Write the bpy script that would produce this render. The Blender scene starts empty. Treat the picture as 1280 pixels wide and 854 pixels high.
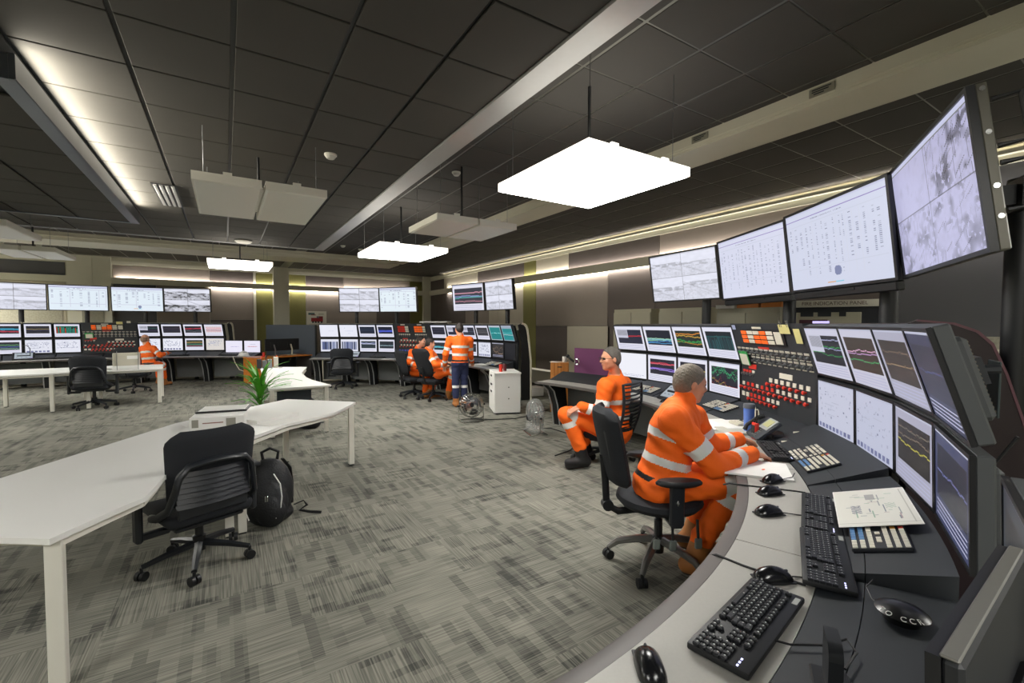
import bpy, bmesh, math, random
import numpy as np
from math import sin, cos, pi, radians as rad
from mathutils import Vector, Matrix

S = bpy.context.scene
COL = S.collection
# ------------------------------------------------------------------ camera, world, exposure
YAW, PITCH, ROLL = .565, -.038, .003
_f = Vector((sin(YAW)*cos(PITCH), cos(YAW)*cos(PITCH), sin(PITCH)))
_r = Vector((cos(YAW), -sin(YAW), 0)); _u = _r.cross(_f)
_r, _u = _r*cos(ROLL)+_u*sin(ROLL), _u*cos(ROLL)-_r*sin(ROLL)
cam = bpy.data.objects.new('camera', bpy.data.cameras.new('camera')); COL.objects.link(cam)
cam.data.sensor_width = 36; cam.data.lens = 565*36/1280; cam.data.clip_start = .05
cam.matrix_world = Matrix(((_r.x,_u.x,-_f.x,0),(_r.y,_u.y,-_f.y,0),(_r.z,_u.z,-_f.z,1.72),(0,0,0,1)))
S.camera = cam
W = bpy.data.worlds.new('world'); S.world = W; W.use_nodes = True
W.node_tree.nodes['Background'].inputs[0].default_value = (.5,.52,.55,1)
W.node_tree.nodes['Background'].inputs[1].default_value = .05
S.view_settings.view_transform = 'Standard'; S.view_settings.look = 'None'
S.view_settings.gamma = 1; S.view_settings.exposure = 0.15; S.view_settings.use_curve_mapping = False
PANEL_E, COVE_E, SCREEN_E = 22., 1., .86        # brightness of the panel lights, cove strips and screens
S.cycles.max_bounces = 6; S.cycles.diffuse_bounces = 4; S.cycles.glossy_bounces = 3
S.cycles.sample_clamp_indirect = 4
random.seed(7); RNG = np.random.default_rng(7)

# ------------------------------------------------------------------ materials
def lin(c):
    if isinstance(c, str): c = [int(c[i:i+2],16)/255 for i in (0,2,4)]
    return tuple(x/12.92 if x <= .04045 else ((x+.055)/1.055)**2.4 for x in c)
MATS = {}
def mat(name, c, rough=.5, metal=0., emit=0., bump=0., bscale=200., var=0., vscale=6., spec=.5, alpha=1., coat=0., trans=0.):
    if name in MATS: return MATS[name]
    m = bpy.data.materials.new(name); m.use_nodes = True; MATS[name] = m
    nt = m.node_tree; b = nt.nodes['Principled BSDF']; col = lin(c)+(1,)
    b.inputs['Base Color'].default_value = col; b.inputs['Roughness'].default_value = rough
    b.inputs['Metallic'].default_value = metal; b.inputs['Specular IOR Level'].default_value = spec
    b.inputs['Alpha'].default_value = alpha; b.inputs['Coat Weight'].default_value = coat
    b.inputs['Transmission Weight'].default_value = trans
    if emit: b.inputs['Emission Color'].default_value = col; b.inputs['Emission Strength'].default_value = emit
    tc = nt.nodes.new('ShaderNodeTexCoord')
    if var:
        n = nt.nodes.new('ShaderNodeTexNoise'); n.inputs['Scale'].default_value = vscale; n.inputs['Detail'].default_value = 5
        nt.links.new(tc.outputs['Object'], n.inputs['Vector'])
        mx = nt.nodes.new('ShaderNodeMix'); mx.data_type = 'RGBA'
        mx.inputs['A'].default_value = tuple(x*(1-var) for x in col[:3])+(1,); mx.inputs['B'].default_value = tuple(min(1,x*(1+var)) for x in col[:3])+(1,)
        nt.links.new(n.outputs['Fac'], mx.inputs['Factor']); nt.links.new(mx.outputs['Result'], b.inputs['Base Color'])
    if bump:
        n2 = nt.nodes.new('ShaderNodeTexNoise'); n2.inputs['Scale'].default_value = bscale; n2.inputs['Detail'].default_value = 3
        bp = nt.nodes.new('ShaderNodeBump'); bp.inputs['Strength'].default_value = bump; bp.inputs['Distance'].default_value = .01
        nt.links.new(tc.outputs['Object'], n2.inputs['Vector']); nt.links.new(n2.outputs['Fac'], bp.inputs['Height']); nt.links.new(bp.outputs['Normal'], b.inputs['Normal'])
    return m
def wood(name, c1, c2, axis=0):
    m = mat(name, c1, .4); nt = m.node_tree; b = nt.nodes['Principled BSDF']
    tc = nt.nodes['Texture Coordinate']; mp = nt.nodes.new('ShaderNodeMapping'); sc = [30,30,30]; sc[axis] = 2; mp.inputs['Scale'].default_value = sc
    n = nt.nodes.new('ShaderNodeTexNoise'); n.inputs['Scale'].default_value = 1; n.inputs['Detail'].default_value = 6
    r = nt.nodes.new('ShaderNodeValToRGB'); r.color_ramp.elements[0].color = lin(c1)+(1,); r.color_ramp.elements[1].color = lin(c2)+(1,)
    r.color_ramp.elements[0].position = .35; r.color_ramp.elements[1].position = .65
    nt.links.new(tc.outputs['Object'], mp.inputs[0]); nt.links.new(mp.outputs[0], n.inputs['Vector']); nt.links.new(n.outputs['Fac'], r.inputs[0]); nt.links.new(r.outputs[0], b.inputs['Base Color'])
    return m
M_screen = bpy.data.materials.new('screen_image'); M_screen.use_nodes = True
_nt = M_screen.node_tree; _b = _nt.nodes['Principled BSDF']; _a = _nt.nodes.new('ShaderNodeAttribute'); _a.attribute_name = 'picture'
_b.inputs['Base Color'].default_value = (.01,.01,.012,1); _b.inputs['Roughness'].default_value = .35
_b.inputs['Emission Strength'].default_value = SCREEN_E; _nt.links.new(_a.outputs['Color'], _b.inputs['Emission Color'])
M_print = bpy.data.materials.new('printed_image'); M_print.use_nodes = True
_nt = M_print.node_tree; _b = _nt.nodes['Principled BSDF']; _a = _nt.nodes.new('ShaderNodeAttribute'); _a.attribute_name = 'picture'
_nt.links.new(_a.outputs['Color'], _b.inputs['Base Color']); _b.inputs['Roughness'].default_value = .4

# ------------------------------------------------------------------ mesh builder
class MB:
    def __init__(s): s.v=[]; s.f=[]; s.m=[]
    def add(s, vs, fs, m=0, M=None):
        o=len(s.v)
        s.v += [tuple(M@Vector(p)) for p in vs] if M is not None else [tuple(p) for p in vs]
        s.f += [tuple(i+o for i in f) for f in fs]; s.m += [m]*len(fs); return s
    def box(s, c, d, m=0, M=None, bev=0., seg=1):
        x,y,z=d[0]/2,d[1]/2,d[2]/2
        if bev:
            bm=bmesh.new(); bmesh.ops.create_cube(bm,size=1)
            for v in bm.verts: v.co=Vector((v.co.x*d[0],v.co.y*d[1],v.co.z*d[2]))
            bmesh.ops.bevel(bm,geom=bm.edges[:],offset=bev,segments=seg,affect='EDGES',profile=.5)
            vs=[(v.co.x+c[0],v.co.y+c[1],v.co.z+c[2]) for v in bm.verts]; fs=[tuple(v.index for v in f.verts) for f in bm.faces]; bm.free()
            return s.add(vs,fs,m,M)
        vs=[(c[0]+i*x,c[1]+j*y,c[2]+k*z) for k in (-1,1) for j in (-1,1) for i in (-1,1)]
        return s.add(vs,[(0,2,3,1),(4,5,7,6),(0,1,5,4),(2,6,7,3),(0,4,6,2),(1,3,7,5)],m,M)
    def prism(s, poly, z0, z1, m=0, M=None):         # polygon in XY (counter-clockwise) extruded in Z
        n=len(poly); vs=[(p[0],p[1],z0) for p in poly]+[(p[0],p[1],z1) for p in poly]
        return s.add(vs,[tuple(range(n))[::-1],tuple(range(n,2*n))]+[(i,(i+1)%n,n+(i+1)%n,n+i) for i in range(n)],m,M)
    def lathe(s, prof, n=16, m=0, M=None, a0=0., a1=2*pi):
        full=abs(a1-a0-2*pi)<1e-6; k=n if full else n+1
        vs=[(r*cos(a0+(a1-a0)*i/n),r*sin(a0+(a1-a0)*i/n),z) for i in range(k) for r,z in prof]; p=len(prof); fs=[]
        for i in range(n):
            j=(i+1)%k
            for q in range(p-1): fs.append((i*p+q,j*p+q,j*p+q+1,i*p+q+1))
        if full:
            if prof[0][0]>1e-5: fs.append(tuple(i*p for i in range(n))[::-1])
            if prof[-1][0]>1e-5: fs.append(tuple(i*p+p-1 for i in range(n)))
        return s.add(vs,fs,m,M)
    def cyl(s, a, b, r, n=10, m=0, r2=None, M=None):
        return s.tube([a,b],[r,r if r2 is None else r2],n,m,M)
    def tube(s, pts, r, n=8, m=0, M=None, closed=False, flat=1.):
        pts=[Vector(p) for p in pts]; k=len(pts); rs=r if isinstance(r,(list,tuple)) else [r]*k
        vs=[]; up=None
        for i,p in enumerate(pts):
            if closed: t=(pts[(i+1)%k]-pts[i-1])
            else: t=(pts[min(i+1,k-1)]-pts[max(i-1,0)])
            t=t.normalized() if t.length>1e-9 else Vector((0,0,1))
            if up is None:
                up=Vector((0,0,1)) if abs(t.z)<.9 else Vector((1,0,0))
            sd=t.cross(up); sd=sd.normalized() if sd.length>1e-6 else t.orthogonal().normalized(); nn=sd.cross(t).normalized(); up=nn
            for j in range(n):
                a=2*pi*j/n+pi/n; vs.append(p+sd*(cos(a)*rs[i])+nn*(sin(a)*rs[i]*flat))
        fs=[]
        for i in range(k if closed else k-1):
            i2=(i+1)%k
            for j in range(n): fs.append((i*n+j,i*n+(j+1)%n,i2*n+(j+1)%n,i2*n+j))
        if not closed: fs += [tuple(range(n))[::-1],tuple(range((k-1)*n,k*n))]
        return s.add(vs,fs,m,M)
    def ball(s, c, r, n=12, m=0, M=None):
        rx,ry,rz = r if isinstance(r,(tuple,list)) else (r,r,r); h=n//2
        vs=[(c[0],c[1],c[2]-rz)]+[(c[0]+rx*sin(pi*i/h)*cos(2*pi*j/n),c[1]+ry*sin(pi*i/h)*sin(2*pi*j/n),c[2]-rz*cos(pi*i/h)) for i in range(1,h) for j in range(n)]+[(c[0],c[1],c[2]+rz)]
        fs=[(0,1+(j+1)%n,1+j) for j in range(n)]
        for i in range(h-2):
            for j in range(n): fs.append((1+i*n+j,1+i*n+(j+1)%n,1+(i+1)*n+(j+1)%n,1+(i+1)*n+j))
        t=len(vs)-1; o=1+(h-2)*n; fs += [(o+j,o+(j+1)%n,t) for j in range(n)]
        return s.add(vs,fs,m,M)
    def grid(s, P, m=0, M=None, closed_u=False):      # P[i][j] points
        nu,nv=len(P),len(P[0]); vs=[p for row in P for p in row]; fs=[]
        for i in range(nu if closed_u else nu-1):
            for j in range(nv-1): fs.append((i*nv+j,((i+1)%nu)*nv+j,((i+1)%nu)*nv+j+1,i*nv+j+1))
        return s.add(vs,fs,m,M)
    def mesh(s, name, mats, angle=35):
        me=bpy.data.meshes.new(name); me.from_pydata(s.v,[],s.f)
        for m in (mats if isinstance(mats,(list,tuple)) else [mats]): me.materials.append(m)
        if any(s.m): me.polygons.foreach_set('material_index',s.m)
        me.polygons.foreach_set('use_smooth',[True]*len(me.polygons)); me.set_sharp_from_angle(angle=rad(angle)); me.update()
        return me
    def build(s, name, mats, parent=None, M=None, angle=35, recalc=False):
        me=s.mesh(name,mats,angle)
        if recalc:
            bm=bmesh.new(); bm.from_mesh(me); bmesh.ops.recalc_face_normals(bm,faces=bm.faces[:]); bm.to_mesh(me); bm.free()
        return inst(name,me,parent,M)
def inst(name, me, parent=None, M=None):
    o=bpy.data.objects.new(name,me); COL.objects.link(o); o.parent=parent
    if M is not None: o.matrix_basis=M
    return o
def tag(o, label, cat, group=None, kind=None):
    o['label']=label; o['category']=cat
    if group: o['group']=group
    if kind: o['kind']=kind
    return o
def thing(name, label, cat, loc=(0,0,0), rz=0., group=None):
    o=bpy.data.objects.new(name,None); COL.objects.link(o); o.empty_display_size=.1
    o.location=loc; o.rotation_euler=(0,0,rz); return tag(o,label,cat,group)
def struct(o, label=None):
    o['kind']='structure'
    if label: o['label']=label
    return o
def copy_tree(o, parent=None):
    c=o.copy(); COL.objects.link(c); c.parent=parent
    for ch in o.children: copy_tree(ch,c)
    return c
def T(x,y,z=0.,rz=0.): return Matrix.Translation((x,y,z))@Matrix.Rotation(rz,4,'Z')
def text(s, size, m, parent, M, ext=.0008, align='CENTER', name='lettering'):
    c=bpy.data.curves.new(name,'FONT'); c.body=s; c.size=size; c.extrude=ext; c.align_x=align; c.align_y='CENTER'; c.materials.append(m)
    o=bpy.data.objects.new(name,c); COL.objects.link(o); bpy.context.view_layer.update(); me=bpy.data.meshes.new_from_object(o.evaluated_get(bpy.context.evaluated_depsgraph_get())); bpy.data.objects.remove(o); return inst(name,me,parent,M)
RX=Matrix.Rotation(pi/2,4,'X')

# pictures made of small coloured faces (screens, printed sheets)
PICS={}
def picture(key, arr, w, h):
    "mesh in the XZ plane, facing -Y, centred; one face per picture cell"
    k=(key,round(w,3),round(h,3))
    if k in PICS: return PICS[k]
    a=np.asarray(arr,float); H,Wd=a.shape[:2]
    xs=np.linspace(-w/2,w/2,Wd+1); zs=np.linspace(h/2,-h/2,H+1)
    V=np.stack([np.tile(xs,H+1),np.zeros((H+1)*(Wd+1)),np.repeat(zs,Wd+1)],1)
    i=np.arange(H)[:,None]*(Wd+1)+np.arange(Wd)[None]; F=np.stack([i+Wd+1,i+Wd+2,i+1,i],-1).reshape(-1,4)
    me=bpy.data.meshes.new(key); n=len(F)
    me.vertices.add(len(V)); me.vertices.foreach_set('co',V.ravel()); me.loops.add(4*n); me.loops.foreach_set('vertex_index',F.ravel().astype(np.int32))
    me.polygons.add(n); me.polygons.foreach_set('loop_start',np.arange(0,4*n,4,dtype=np.int32)); me.update(calc_edges=True)
    c=np.where(a<=.04045,a/12.92,((a+.055)/1.055)**2.4).reshape(-1,3); c=np.concatenate([c,np.ones((n,1))],1)
    at=me.attributes.new('picture','FLOAT_COLOR','FACE'); at.data.foreach_set('color',c.astype(np.float32).ravel())
    PICS[k]=me; return me
def hexa(c): return np.array([int(c[i:i+2],16)/255 for i in (0,2,4)])
def smooth_noise(H,Wd,sy,sx):
    g=RNG.random((H//sy+3,Wd//sx+3)); yy=np.arange(H)/sy; xx=np.arange(Wd)/sx
    y0=yy.astype(int); x0=xx.astype(int); fy=(yy-y0)[:,None]; fx=(xx-x0)[None]
    return (g[y0][:,x0]*(1-fy)*(1-fx)+g[y0+1][:,x0]*fy*(1-fx)+g[y0][:,x0+1]*(1-fy)*fx+g[y0+1][:,x0+1]*fy*fx)
def pic_table(H=72,Wd=128,tint='e4e8f6',seed=0,round_logo=False):
    r=np.random.default_rng(seed); a=np.ones((H,Wd,3))*hexa(tint)
    a[:2]=hexa('c9cbe6'); a[int(H*.08):int(H*.08)+1]=hexa('8f7fc0'); a[int(H*.12),int(Wd*.3):int(Wd*.62)][r.random(int(Wd*.62)-int(Wd*.3))<.6]=hexa('8a8fa8')
    x=int(Wd*.04)
    while x<Wd*.95:
        w=r.integers(2,5); top=int(H*r.choice([.2,.2,.26])); bot=int(H*r.choice([.5,.7,.86,.86]))
        for y in range(top,bot,2):
            if r.random()<.62: a[y,x:x+w]=hexa(r.choice(['858aa6','a6acc4','9298b2','b6bbd0']))
        if r.random()<.3: a[int(H*.18):int(H*.88),min(Wd-1,x+w+2)]=hexa('d3d7e8')
        x+=w+r.integers(4,11)
    for y in (int(H*.16),int(H*.74)): a[y,int(Wd*.03):int(Wd*.97)]=hexa('ccd1e4')
    if round_logo:
        yy,xx=np.mgrid[:H,:Wd]; a[((yy-H*.82)/(H*.06))**2+((xx-Wd*.53)/(Wd*.035))**2<1]=hexa('8088ac')
        a[H-5:H-4,int(Wd*.42):int(Wd*.5)]=hexa('e0a040'); a[H-5:H-4,int(Wd*.5):int(Wd*.58)]=hexa('60c8e0')
    return a
def pic_cctv(H=72,Wd=128,seed=0,dark=.0,tint='eef0ff'):
    r=np.random.default_rng(seed); a=np.ones((H,Wd,3))*hexa(tint); h2,w2=H//2,Wd//2
    for q in range(4):
        y0,x0=(q//2)*h2,(q%2)*w2; hor=r.uniform(.25,.45)
        n=smooth_noise(h2,w2,3,9); n2=smooth_noise(h2,w2,2,3); yy=np.linspace(0,1,h2)[:,None]
        g=np.where(yy<hor,.99-.07*n,.93-.16*n-.10*(n2>.66)*(yy>hor)-dark*(.12*n2+.30*(n2*n>.42)+.22*(n>.72)))
        g=g-(np.abs(yy-hor-.08)<.09)*(.2)*(n>.45)
        s=(np.arange(w2)[None]-w2*r.random())*r.uniform(.2,.5)+h2*.7; g=g-.12*(np.abs(np.arange(h2)[:,None]-s)<1.3)
        g=1-(1-g)*(.55 if not dark else 1); a[y0:y0+h2,x0:x0+w2]*=np.clip(g,.12,1)[...,None]
    a[h2-1:h2]*=.72; a[:,w2:w2+1]*=.72; a[:2]*=.88
    return a
def pic_plantcam(H=110,Wd=190,seed=5,tint='bcbbdc'):
    r=np.random.default_rng(seed); a=np.ones((H,Wd,3))*hexa(tint); h2,w2=H//2,Wd//2
    for q,amp in enumerate((.15,1.0,.6,.6)):
        y0,x0=(q//2)*h2,(q%2)*w2; n=smooth_noise(h2,w2,9,11); n2=smooth_noise(h2,w2,3,4); g=np.ones((h2,w2))
        g-=amp*.45*np.clip(n-.45,0,1)*2*(n2>.35)+amp*.12*(n2-.3)
        for _ in range(int(70*amp)):
            y,x=r.integers(0,h2),r.integers(0,w2); L=r.integers(4,20); d=amp*r.uniform(.1,.4)
            k=r.integers(3)
            for i in range(L):
                yy,xx=(y+i,x) if k==0 else ((y-i//2,x+i) if k==1 else (y-i,x+i//2))
                if 0<=yy<h2 and 0<=xx<w2: g[yy,xx]-=d
        a[y0:y0+h2,x0:x0+w2]*=np.clip(g,.18,1)[...,None]
    a[h2-1:h2]*=.6; a[:,w2:w2+1]*=.75; a[:4]=hexa('c9cbe6'); a[4:5]=hexa('70746e'); return a
def pic_trend(lines,H=60,Wd=90,seed=0,bg='1c1f2c',frame='e6e6f4',box=(.08,.16,.94,.74),window=False,wave=.03,thick=1,blocks=None):
    r=np.random.default_rng(seed); a=np.ones((H,Wd,3))*hexa(frame); a[:2]=hexa('b9bcd0')
    x0,y0,x1,y1=int(box[0]*Wd),int(box[1]*H),int(box[2]*Wd),int(box[3]*H); p=a[y0:y1,x0:x1]; p[:]=hexa(bg)
    h,w=p.shape[:2]; p[::5]=p[::5]*.8+.05; p[:,::6]=p[:,::6]*.8+.05
    for k,(c,lv) in enumerate(lines):
        y=lv+np.cumsum(r.normal(0,wave/6,w))+wave*.3*np.sin(np.arange(w)*r.uniform(.1,.5)); yi=np.clip((y*h).astype(int),0,h-1)
        for t in range(thick): p[np.clip(yi+t,0,h-1),np.arange(w)]=hexa(c)
    if blocks:
        for xx in range(1,w-2,4):
            hh=int(h*r.uniform(.5,.95)); p[h-hh:,xx:xx+2]=hexa(blocks[r.integers(len(blocks))])
    for y in range(y1+3,H-2,3): a[y,int(.06*Wd):int(.94*Wd)]=hexa('b4b6d2')
    if window:
        wy,wx=int(.5*H),int(.46*Wd); a[int(.14*H):wy,int(.06*Wd):wx]=hexa('c8c9da'); a[int(.18*H):wy-6,int(.09*Wd):wx-2]*=np.where(np.arange(wx-2-int(.09*Wd))%3==0,.55,.9)[None,:,None]
    return a
def pic_plant(H=60,Wd=90,seed=0,tint='dfe1f0',bar=True):
    r=np.random.default_rng(seed); a=np.ones((H,Wd,3))*hexa(tint); a[:2]=hexa('b9bcd0')
    for _ in range(46):
        y,x=r.integers(6,H-14),r.integers(4,Wd-8); a[y:y+r.integers(1,4),x:x+r.integers(1,4)]=hexa(r.choice(['8f93ad','a9adc4','767b98','b7bace']))
    for _ in range(6):
        y,x=r.integers(8,H-14),r.integers(4,Wd-30); a[y,x:x+r.integers(6,26)]=hexa('b4b8cc')
    if bar:
        for x in range(3,Wd-6,9): a[H-7:H-2,x:x+6]=hexa(r.choice(['7479a0','8a8fb4','6b7096']))
    return a
def pic_bars(H=40,Wd=60,seed=0):
    r=np.random.default_rng(seed); a=np.ones((H,Wd,3))*hexa('e2e4f2'); y0,y1=int(.2*H),int(.85*H); x=int(.08*Wd)
    while x<.92*Wd:
        w=r.integers(1,5); a[y0:y1,x:x+w]=hexa(r.choice(['3c4468','54608a','c0c6de','2c3450','7f88ac'])); x+=w
    return a
def pic_blank(H=40,Wd=60,seed=0,tint='eef0fb',text_rows=()):
    r=np.random.default_rng(seed); a=np.ones((H,Wd,3))*hexa(tint)
    for y,x0,x1,c in text_rows:
        s=a[int(y*H),int(x0*Wd):int(x1*Wd)]; s[r.random(len(s))<.7]=hexa(c)
    return a
# ------------------------------------------------------------------ lamps: panel lights hung from the ceiling, cove strips on ledges
XW, YF, ZC, ZH = 7.7, 18.9, 3.46, 3.80      # right wall, far wall, middle ceiling, high ceiling
M_fix = mat('fitting_white','eceadf',.5)
M_diff_off = mat('diffuser_unlit','f2f0e4',.3)
M_diff_on = mat('diffuser_lit','fffdf7',.5,emit=PANEL_E)
M_side_on = mat('diffuser_edge_lit','fff8ec',.5,emit=2.)
M_steel = mat('brushed_steel','8c8f92',.38,metal=.9)
M_black = mat('black_plastic','141619',.45)
M_dark = mat('dark_plastic','23262b',.5)
def pendant(x0,x1,y0,y1,lit,label,z=2.95,split='x'):
    cx,cy=(x0+x1)/2,(y0+y1)/2; w,d=x1-x0,y1-y0
    t=thing('pendant_light',label,'ceiling light',(cx,cy,z),0,'square pendant panel lights')
    f=MB(); h=.075
    for c0 in (-w/4,w/4):
        hw=w/2-(.006 if lit else .03)
        for s in (-1,1): f.box((c0+s*(hw/2-.012),0,h/2),(.024,d,h)); f.box((c0,s*(d/2-.012),h/2),(hw-.048,.024,h))
        f.box((c0,0,h-.006),(hw-.05,d-.05,.012))
    f.box((0,0,h-.02),(.06 if not lit else .01,d*.7,.02))
    for s in (-1,1):
        f.box((s*w*.25,-d/2+.03,h+.015),(.07,.02,.03)); f.box((s*w*.25,d/2-.03,h+.015),(.07,.02,.03))
    f.build('frame',M_side_on if lit else M_fix,t)
    for s in (-1,1):
        b=MB(); b.box((s*(w/4),0,.006),(w/2-(.02 if lit else .055),d-.03,.024),bev=.008)
        b.build('diffuser',M_diff_on if lit else M_diff_off,t)
    top=(ZC if cx<1.8 and cy<11.4 else ZH)-z
    c=MB(); c.cyl((0,0,h),(0,0,top),.014,8); c.build('power_rod',M_black,t)
    for sx in (-1,1):
        for sy in (-1,1):
            c=MB(); c.cyl((sx*(w/2-.1),sy*(d/2-.1),h),(sx*(w/2-.1),sy*(d/2-.1),top),.0025,5); c.build('wire',M_steel,t)
    return t
pendant(2.16,3.28,2.42,3.66,1,'large bright square panel light, closest lit one, right of the silver trim')
pendant(-.24,.88,4.75,6.2,0,'unlit cream panel light hanging below the middle of the dark ceiling')
pendant(2.1,3.24,4.98,5.95,0,'unlit pale panel light hanging between the two bright ones')
pendant(2.08,3.26,7.2,8.6,1,'bright panel light hanging near the room corner, beyond the unlit one')
pendant(-.29,.88,10.9,12.1,1,'bright panel light seen edge-on in front of the rail of the far wall')
pendant(-3.5,-2.3,8.3,9.6,0,'unlit pale panel light cut by the left edge, higher of two')
pendant(-3.35,-2.45,10.9,12.2,0,'unlit pale panel light by the left edge, lower and farther of two')
for x,y,w_ in ((.3,-1.7,'behind the camera'),(-6.2,17.3,'in the far left corner by the wall'),(-5.6,14.2,'over the cut-off end of the far left console'),(-3.1,.7,'left of the camera'),(5.6,-1.2,'by the right wall behind the near console'),(-5.2,6.,'by the left wall'),(-5.2,11.,'by the left wall farther on')):
    pendant(x-.6,x+.6,y-.65,y+.65,1,'unseen panel light added as fill, %s'%w_)  # unseen fittings added as fill light, some to brighten the far left wall
def cove(a,b,wid,power,rot_to,col=(1,.93,.86),name='cove_light',spread=180):
    "long area lamp lying on a ledge between a and b, shining towards rot_to"
    a,b=Vector(a),Vector(b); l=bpy.data.lights.new(name,'AREA'); l.shape='RECTANGLE'
    l.size=(b-a).length; l.size_y=wid; l.energy=power*COVE_E; l.color=col; l.spread=rad(spread)
    o=bpy.data.objects.new(name,l); COL.objects.link(o); x=(b-a).normalized(); z=-Vector(rot_to).normalized(); y=z.cross(x).normalized(); z=x.cross(y)
    o.matrix_world=Matrix(((x.x,y.x,z.x,(a.x+b.x)/2),(x.y,y.y,z.y,(a.y+b.y)/2),(x.z,y.z,z.z,(a.z+b.z)/2),(0,0,0,1)))
    o['kind']='structure'; return o
cove((-1.07,4.1,3.362),(-1.07,8.6,3.362),.03,62,(1,0,.12),(1,.92,.76))
cove((XW-.075,1.,3.105),(XW-.075,17.,3.105),.02,85,(.55,0,1),spread=110); cove((XW-.075,1.,3.03),(XW-.075,17.,3.03),.02,150,(.5,0,-1),spread=125)
cove((-2.9,YF-.075,3.10),(6.6,YF-.075,3.10),.02,60,(0,.55,1),spread=110); cove((-.4,YF-.075,3.03),(6.4,YF-.075,3.03),.02,90,(0,.5,-1),spread=125)
cove((XW-.10,.6,3.725),(XW-.10,17.5,3.725),.03,44,(-1,0,.25),(1,.9,.83))

# ------------------------------------------------------------------ floor
Mc=bpy.data.materials.new('carpet_tiles'); Mc.use_nodes=True; nt=Mc.node_tree; N=nt.nodes.new; Lk=nt.links.new; b=nt.nodes['Principled BSDF']; b.inputs['Roughness'].default_value=.95; b.inputs['Specular IOR Level'].default_value=.1
tc=N('ShaderNodeTexCoord')
def mapped(sx,sy,rz=0,off=(0,0,0)):
    m=N('ShaderNodeMapping'); m.inputs['Scale'].default_value=(sx,sy,1); m.inputs['Rotation'].default_value=(0,0,rz); m.inputs['Location'].default_value=off; Lk(tc.outputs['Object'],m.inputs[0]); return m
def noise(mp,scale,detail=2,rough=.5):
    n=N('ShaderNodeTexNoise'); n.inputs['Scale'].default_value=scale; n.inputs['Detail'].default_value=detail; n.inputs['Roughness'].default_value=rough; Lk(mp.outputs[0],n.inputs['Vector']); return n.outputs['Fac']
def ramp(inp,a,bv,c0=0,c1=1):
    r=N('ShaderNodeMapRange'); r.inputs['From Min'].default_value=a; r.inputs['From Max'].default_value=bv; r.inputs['To Min'].default_value=c0; r.inputs['To Max'].default_value=c1; Lk(inp,r.inputs[0]); return r.outputs[0]
def mathn(op,a,bb):
    m=N('ShaderNodeMath'); m.operation=op
    for i,x in enumerate((a,bb)):
        if isinstance(x,(int,float)): m.inputs[i].default_value=x
        else: Lk(x,m.inputs[i])
    return m.outputs[0]
def bricks(mp,w,h,off=.37,mort=0.):
    t=N('ShaderNodeTexBrick'); t.inputs['Color1'].default_value=(0,0,0,1); t.inputs['Color2'].default_value=(1,1,1,1); t.inputs['Mortar'].default_value=(.5,.5,.5,1)
    t.inputs['Scale'].default_value=1; t.inputs['Mortar Size'].default_value=mort; t.inputs['Brick Width'].default_value=w; t.inputs['Row Height'].default_value=h; t.offset=off; Lk(mp.outputs[0],t.inputs['Vector']); return t.outputs['Color']
m0=mapped(1,1); m90=mapped(1,1,pi/2,(.13,.07,0))
def mix(f,a,bb):
    m=N('ShaderNodeMix'); m.data_type='FLOAT'; Lk(f,m.inputs[0]); Lk(a,m.inputs[2]); Lk(bb,m.inputs[3]); return m.outputs[0]
sel=ramp(bricks(mapped(1,1,0,(.1,.2,0)),.5,.5,0.),.40,.41)
rib=mix(sel,noise(mapped(130,2.5),1,1),noise(mapped(2.5,130),1,1))
blk=mix(sel,bricks(m0,.18,.05),bricks(m90,.21,.06,.61))
blk2=mix(sel,bricks(mapped(1,1,0,(.21,.03,0)),.11,.21,.3),bricks(mapped(1,1,pi/2,(.3,.11,0)),.46,.06,.45))
big=noise(mapped(1,1),1.3,3)
v=mathn('ADD',ramp(rib,.36,.64,-.17,.17),mathn('ADD',ramp(blk,.12,.34,-.16,.04),ramp(blk2,.08,.3,-.14,.03)))
v=mathn('ADD',v,ramp(big,.3,.7,-.12,.12)); v=mathn('ADD',v,.46)
cr=N('ShaderNodeValToRGB'); e=cr.color_ramp.elements; e[0].position=.08; e[0].color=lin('484945')+(1,); e[1].position=.85; e[1].color=lin('98968a')+(1,)
Lk(v,cr.inputs[0]); Lk(cr.outputs[0],b.inputs['Base Color'])
bp=N('ShaderNodeBump'); bp.inputs['Strength'].default_value=.25; bp.inputs['Distance'].default_value=.004; Lk(rib,bp.inputs['Height']); Lk(bp.outputs[0],b.inputs['Normal'])
f=MB(); f.box(((XW-7)/2,7.45,-.05),(XW+7,22.9,.1)); struct(f.build('floor',Mc))

# ------------------------------------------------------------------ ceilings
M_tile=mat('ceiling_tile','45433f',.85,bump=.12,bscale=350,var=.06,vscale=3)
M_grid=mat('ceiling_grid','2a2c2d',.42,metal=.35)
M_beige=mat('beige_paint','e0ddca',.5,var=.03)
M_silver=mat('silver_trim','b4b5b5',.36,metal=.45,var=.05,vscale=20)
def tile_mesh(w,d):
    m=MB(); m.box((0,0,0),(w,d,.018),bev=.004); return m.mesh('tile',M_tile)
def tiles(parent,xs,ys,z,keep):
    "one object per tile that keep() says can be told apart, the rest joined"
    cache={}; rest=MB(); nrest=0
    for i in range(len(xs)-1):
        for j in range(len(ys)-1):
            w,d=xs[i+1]-xs[i]-.026,ys[j+1]-ys[j]-.014; c=((xs[i]+xs[i+1])/2,(ys[j]+ys[j+1])/2)
            if keep(*c):
                k=(round(w,3),round(d,3)); cache.setdefault(k,tile_mesh(w,d)); inst('tile',cache[k],parent,T(c[0],c[1],z+.002))
            else: rest.box((c[0],c[1],z+.002),(w,d,.018)); nrest+=1
    if nrest: rest.build('tile_field',M_tile,parent)['kind']='stuff'
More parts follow.
